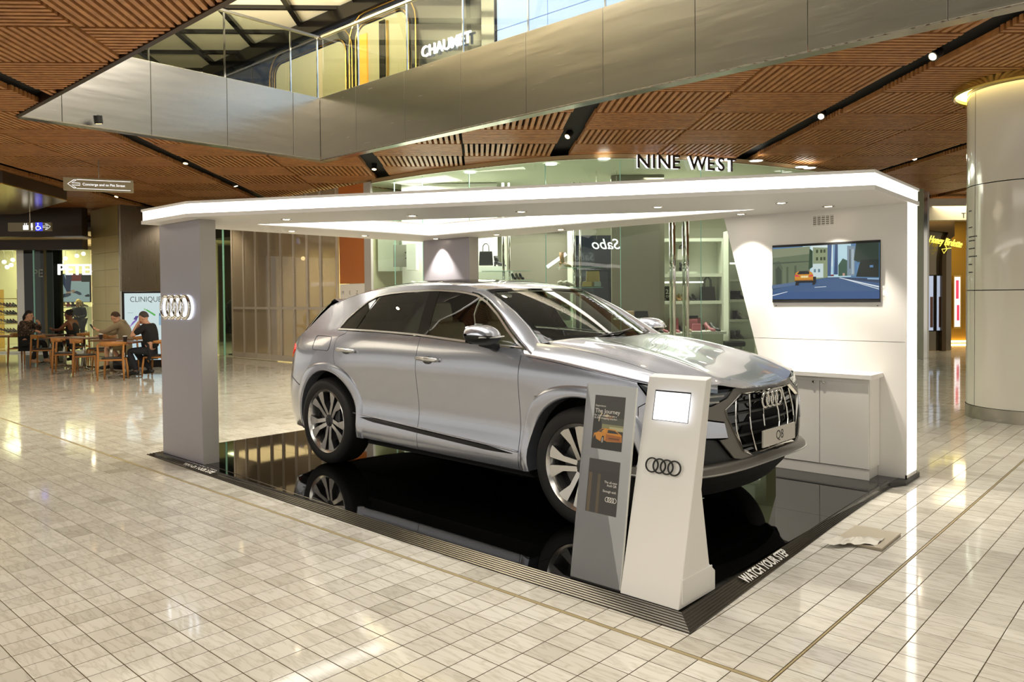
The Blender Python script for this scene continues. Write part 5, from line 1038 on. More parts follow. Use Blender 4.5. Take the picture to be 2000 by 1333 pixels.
for u, l in ((1099, 'white shoe tip, left of two beyond the car roof'), (1110, 'white shoe tip, right of two beyond the car roof')): boot(l, onunit(u, zrow(560, 15.1, u), 15.1, 0), face(.3), 'white', .1)
tag(MB().box((0, 0, zrow(560, 15.1, 1104)/2), (.3, .25, zrow(560, 15.1, 1104)), RZ).build('display_plinth', M_taupe, loc=onunit(1098, 0, 15.1, .0)), 'taupe display plinth with white shoes beyond the car roof', 'plinth')
# reflections of neighbours' signs, built as hung signs; promo card
q_ = tuple(at(1185, 478, 15.4)); t = thing('sign_reflection', 'glowing white reversed Sabo script standing in for a reflection in the shop window', 'sign', q_); text('script', 'Sabo', M_wglow, .21, t, frame((0, 0, 0), tuple(-CR)), .01, shear=.3, bold=.0)
for e in (-.2, .2): MB().tube([(e*CR[0], e*CR[1], .1), (e*CR[0], e*CR[1], 4.1-q_[2])], .004, 5).build('cable', M_satin, t)  # cables added to hang the stand-in reflection lettering
pc = thing('promo_card', 'clear promo card reading PUMPS 25% seen through the windscreen', 'card', unit(1105, 600, 14.7), RZ); zq = zrow(610, 14.7, 1105)
MB().bx((-.11, 0, zq-.16), (.11, .006, zq+.18)).build('card', M_clear, pc); text('lettering', 'PUMPS', M_matw, .05, pc, frame((0, -.004, zq+.12), (1, 0, 0)), .001, sx=.8); text('lettering', '25%', M_matw, .085, pc, frame((-.01, -.004, zq+.02), (1, 0, 0)), .001, sx=.9); MB().bx((-.12, -.02, 0), (.12, .03, zq-.16)).build('stand', M_shelfw, pc)
for (u, v, w_, h_, l) in ((1107, 500, .3, .1, 'slanted'),): tag(MB().box((0, 0, 0), (.5, .04, .07), RZ, 0, -.6).build('light_bar', mat('light bar', 'ffffff', .4, emit=1.3), loc=tuple(at(1087, 509, 16.5))), 'slanted white light bar inside the shop window', 'light')
dfm = thing('door_frame', 'pale framed doorway on the shop back wall', 'door frame', unit(1050, 600, 17.6), RZ)
for a in (-.75, .75): MB().bx((a-.06, 0, 0), (a+.06, .08, 3.1)).build('jamb', M_shelfw, dfm)
MB().bx((-.81, 0, 3.1), (.81, .08, 3.25)).build('head', M_shelfw, dfm); MB().bx((-.69, .09, 0), (.69, .1, 3.1)).build('door_panel', M_taupe, dfm)
for (u, v, d, w_, h_, l, m_) in ((1160, 520, 17.8, 1.4, 3.0, 'dark mirrored panel deep in the shop behind gold bags', M_navy),): tag(MB().box((0, 0, h_/2), (w_, .06, h_), RZ).build('dark_panel', m_, loc=unit(u, v, d)), l, 'panel')
wsn = thing('framed_poster', 'grey framed poster on white wall left of the back pillar', 'poster', tuple(at(786, 500, 16.75)), RZ); MB().bx((-.2, 0, -.24), (.2, .04, .24)).build('board', M_grey, wsn); text('lettering', '2', M_black, .16, wsn, frame((.1, -.003, 0), (1, 0, 0)), .001)
tag(MB().box((0, 0, 0), (.2, .5, .55), RZ).build('white_box_sign', M_white, loc=tuple(at(806, 503, 16.45))), 'white projecting box beside the grey framed poster', 'box')
# ------------------------------------------------------------------ left end of the hall: pillar, light box, bulkheads, second shoe shop
M_bgold = brushed('gold satin cladding', 'cdb678', .32, (1, 1, 1), .06)
M_bgold.node_tree.nodes['Principled BSDF'].inputs['Metallic'].default_value = .6; M_bst = brushed('grey satin cladding', '7d7468', .3, (30, 30, 1), .08)
gp_ = thing('clad_pillar', 'square pillar clad in gold panels with a dark steel side behind the cafe', 'pillar', (-20.15, 7.25, 0))
hs = [0, .55, 1.02, 1.5, 1.98, 2.45, 2.93, 3.4, 4.2]
for a, b in zip(hs, hs[1:]):
    for x0, x1 in ((0, 1.05), (1.05, 2.03)): MB().bx((x0+.003, 0, a+.003), (x1-.003, .04, b-.003)).build('gold_panel', M_bgold, gp_)
MB().bx((2.03, 0, 0), (2.07, .05, 4.2)).build('corner_strip', M_satin, gp_); MB().bx((2.03, .05, 0), (2.07, 2.6, 4.2)).build('side_panel', M_bst, gp_); MB().bx((0, .041, 0), (2.03, 2.6, 4.19)).build('core', M_bst, gp_)
dlb = 18.3
lb = thing('light_box', 'free standing backlit CLINIQUE poster light box beside the clad pillar', 'light box', unit(282, 600, dlb), RZ); W_ = lw(86, dlb); z0_, z1_ = .12, zrow(569, dlb, 282)
MB().bx((-W_/2, 0, 0), (W_/2, .2, z1_)).build('case', M_black, lb, bevel=.01)
MB().bx((-W_/2-.05, -.02, 0), (-W_/2, .22, z1_)).bx((W_/2, -.02, 0), (W_/2+.05, .22, z1_)).build('side_rail', M_satin, lb)
e_ = .55; LBP = [('dff3f4', e_, R4(0, 0, 1, 1)), ('cfeaf0', e_, R4(0, 0, 1, .3)), ('5fbf5a', e_, [(.52, .75), (.56, .76), (.78, .68), (.76, .655)]), ('a8d8a0', e_, [(.48, .775), (.52, .775), (.54, .745), (.50, .745)]), ('8f74c8', e_, [(.12, .50), (.2, .53), (.32, .6), (.3, .62), (.2, .57)]), ('5b4a94', e_, [(.22, .61), (.3, .6), (.36, .66), (.28, .66)]), ('c9a5d8', e_, [(.1, .48), (.16, .5), (.2, .53), (.12, .52)]), ('9cc3d8', e_, R4(.86, .52, .92, .66)), ('56708c', e_, R4(.87, .66, .91, .70)), ('7d98b0', e_, R4(.95, .52, .98, .64)), ('8fa8a8', e_, R4(.08, .705, .22, .71))]
pp = art('poster', frame((0, -.002, (z0_+z1_)/2), (1, 0, 0)), LBP, lb, W_-.1, z1_-z0_-.1, .0008)
text('lettering', 'CLINIQUE', mat('poster ink', '5d6f70', .5), .13, pp, frame((.04, -.016, z1_-.2), (1, 0, 0)), .0005, sx=.92, bold=-.001)
spot('spot', (-18.9, 4.6, 4.15), 420, (1, .86, .55), 75, (-19, 7.25, 1.8)); spot('spot', (-16.2, 9.3, 4.15), 120, (1, .9, .75), 70, (-18, 8.6, 2.2))  # spots without fixtures, added to brighten the gold pillar and its side
# bulkheads and soffits
dB = 21.5
def slabbox(name, u0, u1, d, z0, z1, dep, m, label, cat):
    a, b = at(u0, 600, d), at(u1, 600, d); L_ = math.hypot(b[0]-a[0], b[1]-a[1]); o = MB().bx((0, 0, z0), (L_, dep, z1)).build(name, m, loc=(a[0], a[1], 0)); o.rotation_euler = (0, 0, RZ); return tag(o, label, cat)
M_dkw = mat('dark brown panel', '3a2b21', .4); M_sofc = mat('warm soffit', 'b3986a', .5)
slabbox('bulkhead', -120, 163, dB, zrow(462, dB, 80), ZC-.004, .3, M_dkw, 'dark brown bulkhead across the far left shop entrance', 'bulkhead')
slabbox('bulkhead', -120, 163, dB+.3, zrow(462, dB, 80), zrow(462, dB, 80)+.05, .97, M_sofc, 'pale soffit behind the dark brown bulkhead', 'soffit')
slabbox('bulkhead', -120, 163, dB+1.3, zrow(488, dB+1.3, 80), zrow(466, dB+1.3, 80)+.3, .3, M_dkw, 'lower dark beam above the far left shop glass', 'beam')
bsf = thing('brass_soffit', 'polished brass dropped soffit at left below the timber ceiling', 'soffit', (-14, 3.5, 3.93)); M_brs = mat('brass sheet', 'd0b15e', .18, .9)
pb = [(.1, 0), (-1.9, 1.8), (-5.7, 1.9), (-9.5, -1.5), (-6, -6)]; MB().prism(pb, 0, .02).build('brass_sheet', M_brs, bsf); MB().prism([(p[0]*.995, p[1]*.995) for p in pb], .021, .262).build('upstand', M_dkw, bsf)
# shop interior, far left
dS = 23.7
shp = lambda u, v, d: (float(at(u, v, d)[0]), float(at(u, v, d)[1]), float(at(u, v, d)[2]))
def fbox(name, u0, u1, v0, v1, d, dep, m, par=None):
    a = at(u0, v1, d); z1 = zrow(v0, d, (u0+u1)/2); z0 = zrow(v1, d, (u0+u1)/2); L_ = lw(u1-u0, d); mb = MB().bx((0, 0, 0), (L_, dep, z1-z0)); o = mb.build(name, m, loc=(a[0], a[1], z0)); o.rotation_euler = (0, 0, RZ); return o
struct(MB().box((0, 0, 2), (13, .1, 4), RZ).build('wall_left_shop', mat('lit cream wall', 'efe3c0', .7), loc=unit(90, 600, 29)))
struct(MB().box((0, 0, 3.75), (14, 6.5, .08), RZ).build('ceiling_left_shop', mat('lit cream wall', 'efe3c0', .7), loc=unit(80, 600, 26.8)))
for u, d in ((10, 25.5), (80, 25.0), (140, 25.2), (60, 28)):
    p = unit(u, 600, d); area('left_shop_light', (p[0], p[1], 3.65), 1.6, 1.6, 85, (1, .88, .6))
k = 0
for u, v in ((8, 512), (25, 508), (14, 522), (22, 518), (120, 512), (128, 505), (150, 500), (163, 496), (92, 507)):
    d = 26.5; k += 1; t = thing('track_lamp', 'bright track lamp in the far left shoe shop ceiling, %s from left' % ['second', 'fourth', 'lower first', 'third', 'sixth', 'seventh', 'eighth', 'last', 'fifth'][k-1], 'lamp', shp(u, v, d), 0, 'track lamps in the far left shop'); MB().ball((0, 0, 0), .07, 8, 5).build('lamp', M_lite, t); MB().tube([(0, 0, .05), (0, 0, .35)], .012, 5).build('stem', M_satin, t)
gs_ = thing('shop_glazing', 'tall glass entrance of the far left shoe shop with a black glass pier', 'shopfront', unit(0, 600, dS), RZ); w1 = lambda u: lw(u, dS)
zt = zrow(489, dS, 80)
MB().bx((w1(48), 0, .05), (w1(87), .3, zt)).build('black_pier', M_pgl if False else mat('black glass', '0f1210', .06), gs_); MB().bx((w1(100), -.2, .05), (w1(113), .3, zt)).build('dark_jamb', mat('black glass', '0f1210', .06), gs_); MB().bx((w1(30), .1, .05), (w1(48), .4, zt)).build('steel_pier', M_satin, gs_)
MB().bx((w1(-60), .1, .05), (w1(30), .112, zt)).build('glass_pane', M_clear, gs_); MB().bx((w1(88), -.5, .05), (w1(100), -.488, zt+.3)).build('glass_pane', M_clear, gs_); MB().bx((w1(113), .1, .05), (w1(175), .112, zt)).build('glass_pane', M_clear, gs_); MB().bx((w1(-60), .0, 0), (w1(175), .3, .05)).build('sill', M_satin, gs_); MB().bx((w1(86), -.51, .05), (w1(88), -.48, zt+.3)).build('pane_edge', M_gedge, gs_)
MB().bx((w1(-60), -.05, zt), (w1(175), .3, zt+.12)).build('head_rail', M_satin, gs_)
tag(text('shop_sign', 'PETER', M_wglow, .33, None, frame(shp(152, 528, dS-.2), tuple(CR)), .03, bold=.004), 'glowing white PETER lettering partly hidden by the gold pillar', 'sign')
text('reflected_lettering', 'PE', M_matw, .24, gs_, frame((w1(76), -.02, zrow(535, dS, 70)), (1, 0, 0)), .002)
e_ = .5; LEG = [('cfd6de', e_, R4(0, 0, 1, 1)), ('8c3038', e_, R4(.35, .75, 1, 1)), ('1d1f24', e_, R4(.75, .72, 1, 1)), ('c3ccd6', e_, R4(0, 0, 1, .72)), ('3c4468', e_, [(.03, 1), (.2, 1), (.42, .38), (.28, .36)]), ('353d60', e_, [(.25, 1), (.45, 1), (.4, .4), (.3, .42)]), ('c99c84', e_, [(.26, .36), (.4, .38), (.42, .28), (.27, .28)]), ('c99c84', e_, [(.4, .42), (.52, .44), (.6, .34), (.48, .3)]), ('4a4f60', e_, [(.1, .2), (.2, .3), (.4, .32), (.42, .24), (.3, .18), (.14, .15)]), ('4a4f60', e_, [(.48, .34), (.6, .4), (.72, .34), (.76, .26), (.68, .24), (.58, .3)]), ('34363e', e_, [(.84, .22), (.95, .28), (1, .26), (1, .18), (.88, .18)])]
dP = 25.8; ws_ = thing('poster_screen', 'bright shop screen showing crossed legs in flat shoes', 'screen', shp(142, 563, dP), RZ); MB().bx((-lw(30, dP), 0, -lw(28, dP)), (lw(34, dP), .08, lw(28, dP))).build('case', M_black, ws_); art('picture', frame((lw(2, dP), -.003, 0), (1, 0, 0)), LEG, ws_, lw(62, dP), lw(54, dP), .001)
for nm, u, wd, lab in (('gold', 14, 40, 'gold framed shoe rack at far left of the bright shop'), ('wall', 140, 60, 'white stepped shoe display under the shop screen')):
    d = 26.0; t = thing('shoe_rack', lab, 'rack', unit(u, 600, d), RZ); W_ = lw(wd, d); zs_ = [zrow(v, d, u) for v in (650, 632, 615, 600, 583)]
    for z in zs_[:(5 if nm == 'gold' else 4)]: MB().bx((-W_/2, 0, z-.03), (W_/2, .35, z)).build('shelf', M_gold if nm == 'gold' else M_white, t)
    for x in (-W_/2, W_/2): MB().bx((x-.015, 0, 0), (x+.015, .35, zs_[-1]+.3 if nm == 'gold' else zs_[3])).build('side', M_gold if nm == 'gold' else M_white, t)
    random.seed(5); ords = ['first', 'second', 'third', 'fourth', 'fifth']
    for r in range(4):
        for q in range(5):
            c = random.choice(['black', 'black', 'tan', 'red', 'grey', 'white']); x = -W_/2+W_*(q+.6)/5.2; o = Vector(unit(u, 600, d))+Vector(CR)*x*.78+Vector(CF)*.17
            (boot if r == 3 and nm == 'wall' else pump)('%s %s, %s from left on %s shelf of the %s' % (c, 'boot' if r == 3 and nm == 'wall' else 'shoe', ords[q], ['bottom', 'second', 'third', 'top'][r], 'gold framed rack' if nm == 'gold' else 'white stepped display'), (o.x, o.y, zs_[r]+.001), face(.4), c)
tb = thing('display_table', 'low wooden display table inside far left shop', 'table', unit(16, 600, 25.2), RZ); zt_ = zrow(655, 25.2, 16); MB().bx((-.9, -.4, zt_-.06), (.9, .4, zt_)).build('table_top', wood('table wood', '6b4427', '8a5a34', .5), tb)
for x in (-.8, .8): MB().bx((x-.03, -.3, 0), (x+.03, .3, zt_-.06)).build('leg', M_black, tb)
# hanging wayfinding signs
def hsign(label, c, w_, h_, ang, rod):
    t = thing('hanging_sign', label, 'sign', c, ang); MB().bx((-w_/2, -.04, -h_/2), (w_/2, .04, h_/2)).build('box', mat('sign taupe', 'a09880', .4), t, bevel=.006); MB().tube([(0, 0, h_/2), (0, 0, ZC-c[2]+.1)], .012, 6).build('rod', M_satin, t); return t
def sign_fit(u0, u1, v0, v1, d0, d1):
    a, b = at(u0, v0, d0), at(u1, v1, d1); return (a+b)/2, math.hypot(b[0]-a[0], b[1]-a[1]), math.atan2(b[1]-a[1], b[0]-a[0])
c, w_, a_ = sign_fit(124, 261, 358, 366, 14.1, 14.55); M_sgl = mat('sign light', 'f4f8ff', .4, emit=.8)
s1_ = hsign('hanging sign with left arrow reading Concierge and to Pitt Street', tuple(c), w_, lw(25, 14.3), a_, 0)
text('lettering', 'Concierge and to Pitt Street', M_sgl, .046, s1_, frame((-w_/2+.31, -.043, .0), (1, 0, 0)), .001, 'LEFT', .95, .0)
MB().bx((-.36, -.043, .078), (w_/2-.05, -.041, .086)).bx((-.36, -.043, -.086), (w_/2-.05, -.041, -.078)).build('line', M_sgl, s1_)
def arrow(par, x, s_, m=None): MB().tube([(x+.1*s_, -.042, .075), (x, -.042, 0), (x+.1*s_, -.042, -.075), (x+.14*s_, -.042, -.075), (x+.07*s_, -.042, -.02), (x+.2*s_, -.042, -.02), (x+.2*s_, -.042, .02), (x+.07*s_, -.042, .02), (x+.14*s_, -.042, .075)], .0045, 5, closed=True).build('arrow', M_sgl, par)
arrow(s1_, -w_/2+.07, 1)
c, w_, a_ = sign_fit(17, 101, 440, 447, 20.3, 20.3); h_ = lw(17, 20.3)
s2_ = hsign('hanging sign with lift, toilet and wheelchair symbols and right arrow', tuple(c), w_, h_, a_, 0)
MB().bx((.17, -.046, -h_/2+.005), (.35, -.041, h_/2-.005)).build('blue_square', mat('access blue', '2a2fd0', .4, emit=1.2, ecol='3038e0'), s2_)
M_ = MB(); M_.tube([(.235, -.048, .06), (.235, -.048, .0), (.29, -.048, -.005), (.31, -.048, -.06)], .011, 5).ball((.235, -.048, .085), .018, 8, 5); M_.tube([(.23+.052*math.cos(q), -.048, -.035+.05*math.sin(q)) for q in np.linspace(1.8, 6.0, 12)], .009, 5); M_.build('wheelchair_symbol', M_sgl, s2_)
MB().bx((-.16, -.046, -.08), (-.02, -.042, .04)).bx((-.13, -.046, .05), (-.11, -.042, .09)).bx((-.08, -.046, .05), (-.06, -.042, .09)).build('lift_symbol', M_sgl, s2_)
MB().ball((.07, -.044, .075), .022, 8, 5).bx((.045, -.046, -.02), (.095, -.042, .05)).bx((.055, -.046, -.09), (.085, -.042, -.02)).build('person_symbol', M_sgl, s2_); arrow(s2_, .56, -1)
# ------------------------------------------------------------------ cafe tables, chairs, people
M_ctab = wood('cafe table wood', '5f3a22', '7c4f30', .6); M_oak = wood('oak chair wood', '9a622b', 'b57c3c', .8); M_seat = mat('dark seat pad', '2c2724', .6)
ch0 = None
def chair(u, v, ang, label):
    global ch0
    p = onz(u, v, 0)
    if ch0: return dup(ch0, (p[0], p[1], 0), ang, label)
    t = thing('cafe_chair', label, 'chair', (p[0], p[1], 0), ang, 'oak cafe chairs')     # faces +x
    MB().lathe([(.0, .452), (.19, .452), (.215, .44), (.21, .425), (0, .42)], 20).build('seat_pad', M_seat, t, smooth=True)
    for sy in (1, -1):
        MB().tube([(.19, .19*sy, .42), (.21, .21*sy, .22), (.22, .22*sy, 0)], [.018, .022, .014], 8).build('leg', M_oak, t, smooth='all')
        MB().tube([(-.22, .24*sy, 0), (-.21, .23*sy, .3), (-.2, .225*sy, .5), (-.19, .235*sy, .72)], [.014, .022, .022, .018], 8).build('leg', M_oak, t, smooth='all')
    MB().tube([(-.2, -.2, .405), (.19, -.18, .405), (.19, .18, .405), (-.2, .2, .405)], .018, 6, closed=True).build('seat_rail', M_oak, t)
    rows = []
    for k in range(15):
        a = -1.25+2.5*k/14; x, y = .07-.33*math.cos(a)*1.0, .27*math.sin(a); hh = .05*math.cos(a*.9)+.012; rows.append([(x-.012, y, .71-hh*.4), (x-.016, y, .72+hh), (x+.008, y*.96, .72+hh), (x+.012, y*.96, .71-hh*.4), (x-.012, y, .71-hh*.4)])
    MB().grid(rows).build('back_rest', M_oak, t, smooth='all'); ch0 = t; return t
FW = math.atan2(CF[1], CF[0]); RT = RZ            # away from the viewer, and to the right
chair(222, 742, FW+.25, 'oak cafe chair nearest the viewer, seen from behind, before the hoodie man')
chair(166, 733, RT+.5, 'oak cafe chair left of the nearest chair, facing right'); chair(128, 728, RT+.4, 'oak cafe chair third from the left, facing right'); chair(86, 717, RT+.25, 'oak cafe chair just right of the patterned blouse woman'); chair(45, 712, RT-.1, 'oak cafe chair under the woman in patterned blouse')
chair(308, 735, PI+RT, 'oak cafe chair under the man in black shirt'); chair(262, 722, PI+RT, 'oak cafe chair under the man in hoodie'); chair(153, 708, PI+RT+.2, 'oak cafe chair under the woman in black top'); chair(190, 716, PI+RT+.6, 'oak cafe chair at the back between the middle tables'); chair(205, 721, PI+RT+.3, 'oak cafe chair half hidden behind the second right table')
tb0 = None; TZ = .74
tabs = []
for u, v, l in ((244, 737, 'small brown cafe table at right, before the man in black'), (218, 729, 'small brown cafe table before the man in hoodie'), (165, 722, 'small brown cafe table in the middle, empty top'), (127, 719, 'small brown cafe table before the woman in black top'), (100, 710, 'small brown cafe table at left by the patterned blouse woman')):
    p = onz(u, v, 0); tabs.append(p)
    if tb0: dup(tb0, (p[0], p[1], 0), RZ, l); continue
    tb0 = thing('cafe_table', l, 'table', (p[0], p[1], 0), RZ, 'brown cafe tables')
    MB().bx((-.33, -.33, TZ-.03), (.33, .33, TZ)).build('table_top', M_ctab, tb0, bevel=.008); MB().tube([(0, 0, .04), (0, 0, TZ-.03)], .035, 10).build('column', M_satin, tb0, smooth='all')
    for k in range(4): a = PI/4+PI/2*k; MB().tube([(0, 0, .06), (.33*math.cos(a), .33*math.sin(a), .02)], [.03, .018], 6).build('foot', M_satin, tb0)
def ontab(i, x, y): p = Vector(tabs[i])+Vector(CR)*x+Vector(CF)*y; return (p.x, p.y, TZ+.001)
def cup(label, loc):
    t = thing('coffee_cup', label, 'cup', loc); MB().lathe([(.03, 0), (.042, .105)], 12).build('cup', mat('dark cup', '2b2320', .6), t, smooth=True); MB().lathe([(.045, .105), (.045, .115), (.036, .122), (.036, .125)], 12).build('lid', M_white, t)
cup('takeaway coffee cup with white lid before man in black', ontab(0, .08, -.12)); cup('dark takeaway cup on the hoodie man table left edge', ontab(1, -.22, .0)); cup('dark takeaway cup before the woman in black top', ontab(4, .2, .05))
t = thing('napkin', 'crumpled white napkin beside the coffee cup at right table', 'napkin', ontab(0, -.08, -.02)); rows = [[(.06*(i/4-1), .05*(j/4-1), .0+.02*abs(math.sin(i*2.1+j*1.3))) for j in range(9)] for i in range(9)]; MB().grid(rows).build('paper', M_matw, t)
t = thing('backpack', 'black bag on the floor under the hoodie man table', 'bag', tuple(onz(241, 726, 0)), RZ); MB().ball((0, 0, .172), (.3, .18, .17), 14, 9).build('body', M_shoe['black'], t, smooth='all'); MB().tube([(-.1, -.1, .3), (0, -.12, .4), (.1, -.1, .3)], .012, 6).build('strap', M_shoe['black'], t)
def skinmesh(chains, rads, sub=2, scale=1.):
    """grow a smooth tapering surface over joints; returns a new mesh"""
    bm = bmesh.new(); lay = bm.verts.layers.skin.verify(); vm = {}
    for ci, ch in enumerate(chains):
        for a, b in zip(ch, ch[1:]):
            for nme in (a, b):
                if nme not in vm:
                    v = bm.verts.new(J[nme]); r = rads[nme]; r = (r, r) if not isinstance(r, tuple) else r; v[lay].radius = (r[0]*scale, r[1]*scale); v[lay].use_root = (len(vm) == 0); vm[nme] = v
            try: bm.edges.new((vm[a], vm[b]))
            except ValueError: pass
    me = bpy.data.meshes.new('skin'); bm.to_mesh(me); bm.free(); o = bpy.data.objects.new('skin', me); COL.objects.link(o)
    m1 = o.modifiers.new('s', 'SKIN'); m1.use_smooth_shade = True; m2 = o.modifiers.new('u', 'SUBSURF'); m2.levels = sub
    dg = bpy.context.evaluated_depsgraph_get(); out_ = bpy.data.meshes.new_from_object(o.evaluated_get(dg)); bpy.data.objects.remove(o); return out_
J = {}
def person(label, loc, rz, skin, hair, top, legs, shoes, pose, long_hair=False, sleeves=True, bare_legs=False, hood_=False, sc=.95):
    """seated (or standing) figure facing +x, origin on the floor under the hips"""
    global J; J = {k: Vector(v)*sc for k, v in pose.items()}
    if pose['pelvis'][2] < .7: loc = (loc[0]+.07*math.cos(rz), loc[1]+.07*math.sin(rz), .04)
    t = thing('person', label, 'person', loc, rz)
    R_ = dict(pelvis=(.10, .16), waist=(.115, .15), chest=(.125, .17), neck=.052, head=.075, shl=.062, shr=.062, ell=.042, elr=.042, wrl=.03, wrr=.03, hal=.04, har=.04, hpl=.075, hpr=.075, knl=.06, knr=.06, anl=.04, anr=.04, tol=.035, tor=.035)
    ch = [['pelvis', 'waist', 'chest', 'neck', 'head'], ['chest', 'shl', 'ell', 'wrl', 'hal'], ['chest', 'shr', 'elr', 'wrr', 'har'], ['pelvis', 'hpl', 'knl', 'anl', 'tol'], ['pelvis', 'hpr', 'knr', 'anr', 'tor']]
    me = skinmesh(ch, R_, 2, sc); bm = bmesh.new(); bm.from_mesh(me)
    h = J['head']; f = (J['face']-h).normalized(); up = Vector((0, 0, 1)); sd = up.cross(f).normalized(); up = f.cross(sd)
    mb = MB(); M3 = lambda a, b, c: h+f*(a*sc)+sd*(b*sc)+up*(c*sc)
    def blob(c, r, n=12, m=9): mb.grid([[tuple(M3(c[0]+r[0]*math.sin(PI*i/m)*math.cos(2*PI*k/n), c[1]+r[1]*math.sin(PI*i/m)*math.sin(2*PI*k/n), c[2]-r[2]*math.cos(PI*i/m))) for k in range(n+1)] for i in range(m+1)])
    blob((.0, 0, .035), (.095, .075, .115)); blob((.035, 0, -.045), (.06, .052, .06)); blob((.1, 0, .005), (.022, .014, .024)); blob((.088, 0, -.045), (.014, .026, .01)); blob((.0, .078, .01), (.018, .01, .03)); blob((.0, -.078, .01), (.018, .01, .03)); blob((.085, 0, .045), (.014, .05, .012)); blob((.078, 0, -.085), (.025, .025, .02))
    for s_, k in (('l', 1), ('r', -1)):       # fingers and thumb
        w_, q = J['wr'+s_], J['ha'+s_]; d = (q-w_).normalized(); side = d.cross(Vector((0, 0, 1))).normalized(); dn = side.cross(d)
        for i, L_ in enumerate((.075, .085, .08, .062)):
            b = q+d*.02+side*((i-1.5)*.02); mb.tube([tuple(b), tuple(b+d*L_*.5-dn*-.012), tuple(b+d*L_*.8+dn*.038)], [.0105, .0095, .008], 6)
        b = w_+d*.03-side*(.03*k); mb.tube([tuple(b), tuple(b+d*.035-side*(.022*k)+dn*.01), tuple(b+d*.065-side*(.018*k)+dn*.022)], [.013, .011, .009], 6)
    o0 = len(bm.verts); vs = [bm.verts.new(v) for v in mb.v]
    for fc in mb.f:
        try: bm.faces.new([vs[i] for i in fc])
        except ValueError: pass
    bmesh.ops.remove_doubles(bm, verts=bm.verts, dist=1e-5); bmesh.ops.recalc_face_normals(bm, faces=bm.faces); me2 = bpy.data.meshes.new('body'); bm.to_mesh(me2); bm.free(); me2.materials.append(mat('skin '+skin, skin, .5))
    o = bpy.data.objects.new('body', me2); COL.objects.link(o); o.parent = t; rm = o.modifiers.new('r', 'REMESH'); rm.mode = 'VOXEL'; rm.voxel_size = .009; rm.use_smooth_shade = True; sm = o.modifiers.new('sm', 'SMOOTH'); sm.factor = .5; sm.iterations = 2
    def cloth(name, chs, m, grow, over={}):
        Rr = {k: (tuple(x+grow for x in v) if isinstance(v, tuple) else v+grow) for k, v in R_.items()}; Rr.update(over); mm = skinmesh(chs, Rr, 2, sc); mm.materials.append(m); mm.name = name; q = bpy.data.objects.new(name, mm); COL.objects.link(q); q.parent = t; return q
    J['ub_l'] = J['shl'].lerp(J['ell'], .75); J['ub_r'] = J['shr'].lerp(J['elr'], .75); R_['ub_l'] = R_['ub_r'] = .052; J['col'] = J['chest'].lerp(J['neck'], .72); R_['col'] = .075; J['cul'] = J['ell'].lerp(J['wrl'], .9); J['cur'] = J['elr'].lerp(J['wrr'], .9); R_['cul'] = R_['cur'] = .034; J['hem_l'] = J['hpl'].lerp(J['knl'], .9); J['hem_r'] = J['hpr'].lerp(J['knr'], .9); R_['hem_l'] = R_['hem_r'] = .075; J['slv_l'] = J['chest'].lerp(J['shl'], .8); J['slv_r'] = J['chest'].lerp(J['shr'], .8); R_['slv_l'] = R_['slv_r'] = .06
    arms = {'long': [['chest', 'shl', 'ell', 'cul'], ['chest', 'shr', 'elr', 'cur']], 'short': [['chest', 'shl', 'ub_l'], ['chest', 'shr', 'ub_r']], 'none': [['chest', 'slv_l'], ['chest', 'slv_r']]}[sleeves]
    cloth('top', [['pelvis', 'waist', 'chest', 'col']]+arms, top, .02)
    if bare_legs: cloth('shorts', [['pelvis', 'hpl', 'hem_l'], ['pelvis', 'hpr', 'hem_r']], legs, .018, dict(pelvis=(.13, .2)))
    else: cloth('trousers', [['pelvis', 'hpl', 'knl', 'anl'], ['pelvis', 'hpr', 'knr', 'anr']], legs, .018, dict(pelvis=(.13, .2)))
    if hood_: c = J['neck']+Vector((-.05, 0, -.02))*sc; MB().ball(tuple(c), (.1*sc, .13*sc, .07*sc), 12, 8).build('hood', top, t, smooth='all')
    for s_ in 'lr':
        a, b = J['an'+s_], J['to'+s_]; d = (b-a); d.z = 0; d.normalize(); MB().tube([tuple(a-d*.05*sc-Vector((0, 0, .03))), tuple(a+Vector((0, 0, -.02))), tuple(b+Vector((0, 0, .0))), tuple(b+d*.06*sc)], [.035*sc, .05*sc, .045*sc, .02*sc], 10).build('shoe', shoes, t, smooth='all')
    mh = MB(); mb = mh; hm = mat('hair '+hair, hair, .75)
    rows = []
    for i in range(7):
        th = PI*(.0+.62*i/6); rows.append([tuple(M3(-.012+.104*math.sin(th)*math.cos(2*PI*k/16)*(1 if math.cos(2*PI*k/16) < .3 or i < 4 else .94), .083*math.sin(th)*math.sin(2*PI*k/16), max(.045+.118*math.cos(th), .082 if math.cos(2*PI*k/16) > .3 else (.03 if abs(math.cos(2*PI*k/16)) <= .3 else -9)))) for k in range(17)])
    mh.grid(rows)
    if long_hair == 'tail': mh.tube([tuple(M3(-.09, 0, .06)), tuple(M3(-.12, 0, -.03)), tuple(M3(-.11, 0, -.13)), tuple(M3(-.1, 0, -.2))], [.035, .045, .035, .012], 8)
    if long_hair == 'bun': mh.ball(tuple(M3(-.08, 0, .12)), .055, 10, 7)
    if long_hair == 'bob': mh.grid([[tuple(M3(-.03+.1*math.cos(a), .09*math.sin(a), z)) for a in np.linspace(1.2, 2*PI-1.2, 13)] for z in (.08, .0, -.08)])
    mh.build('hair', hm, t, smooth='all')
    for k in (1, -1): MB().ball(tuple(M3(.088, .03*k, .022)), .009*sc, 8, 5).build('eye', M_black, t)
    return t
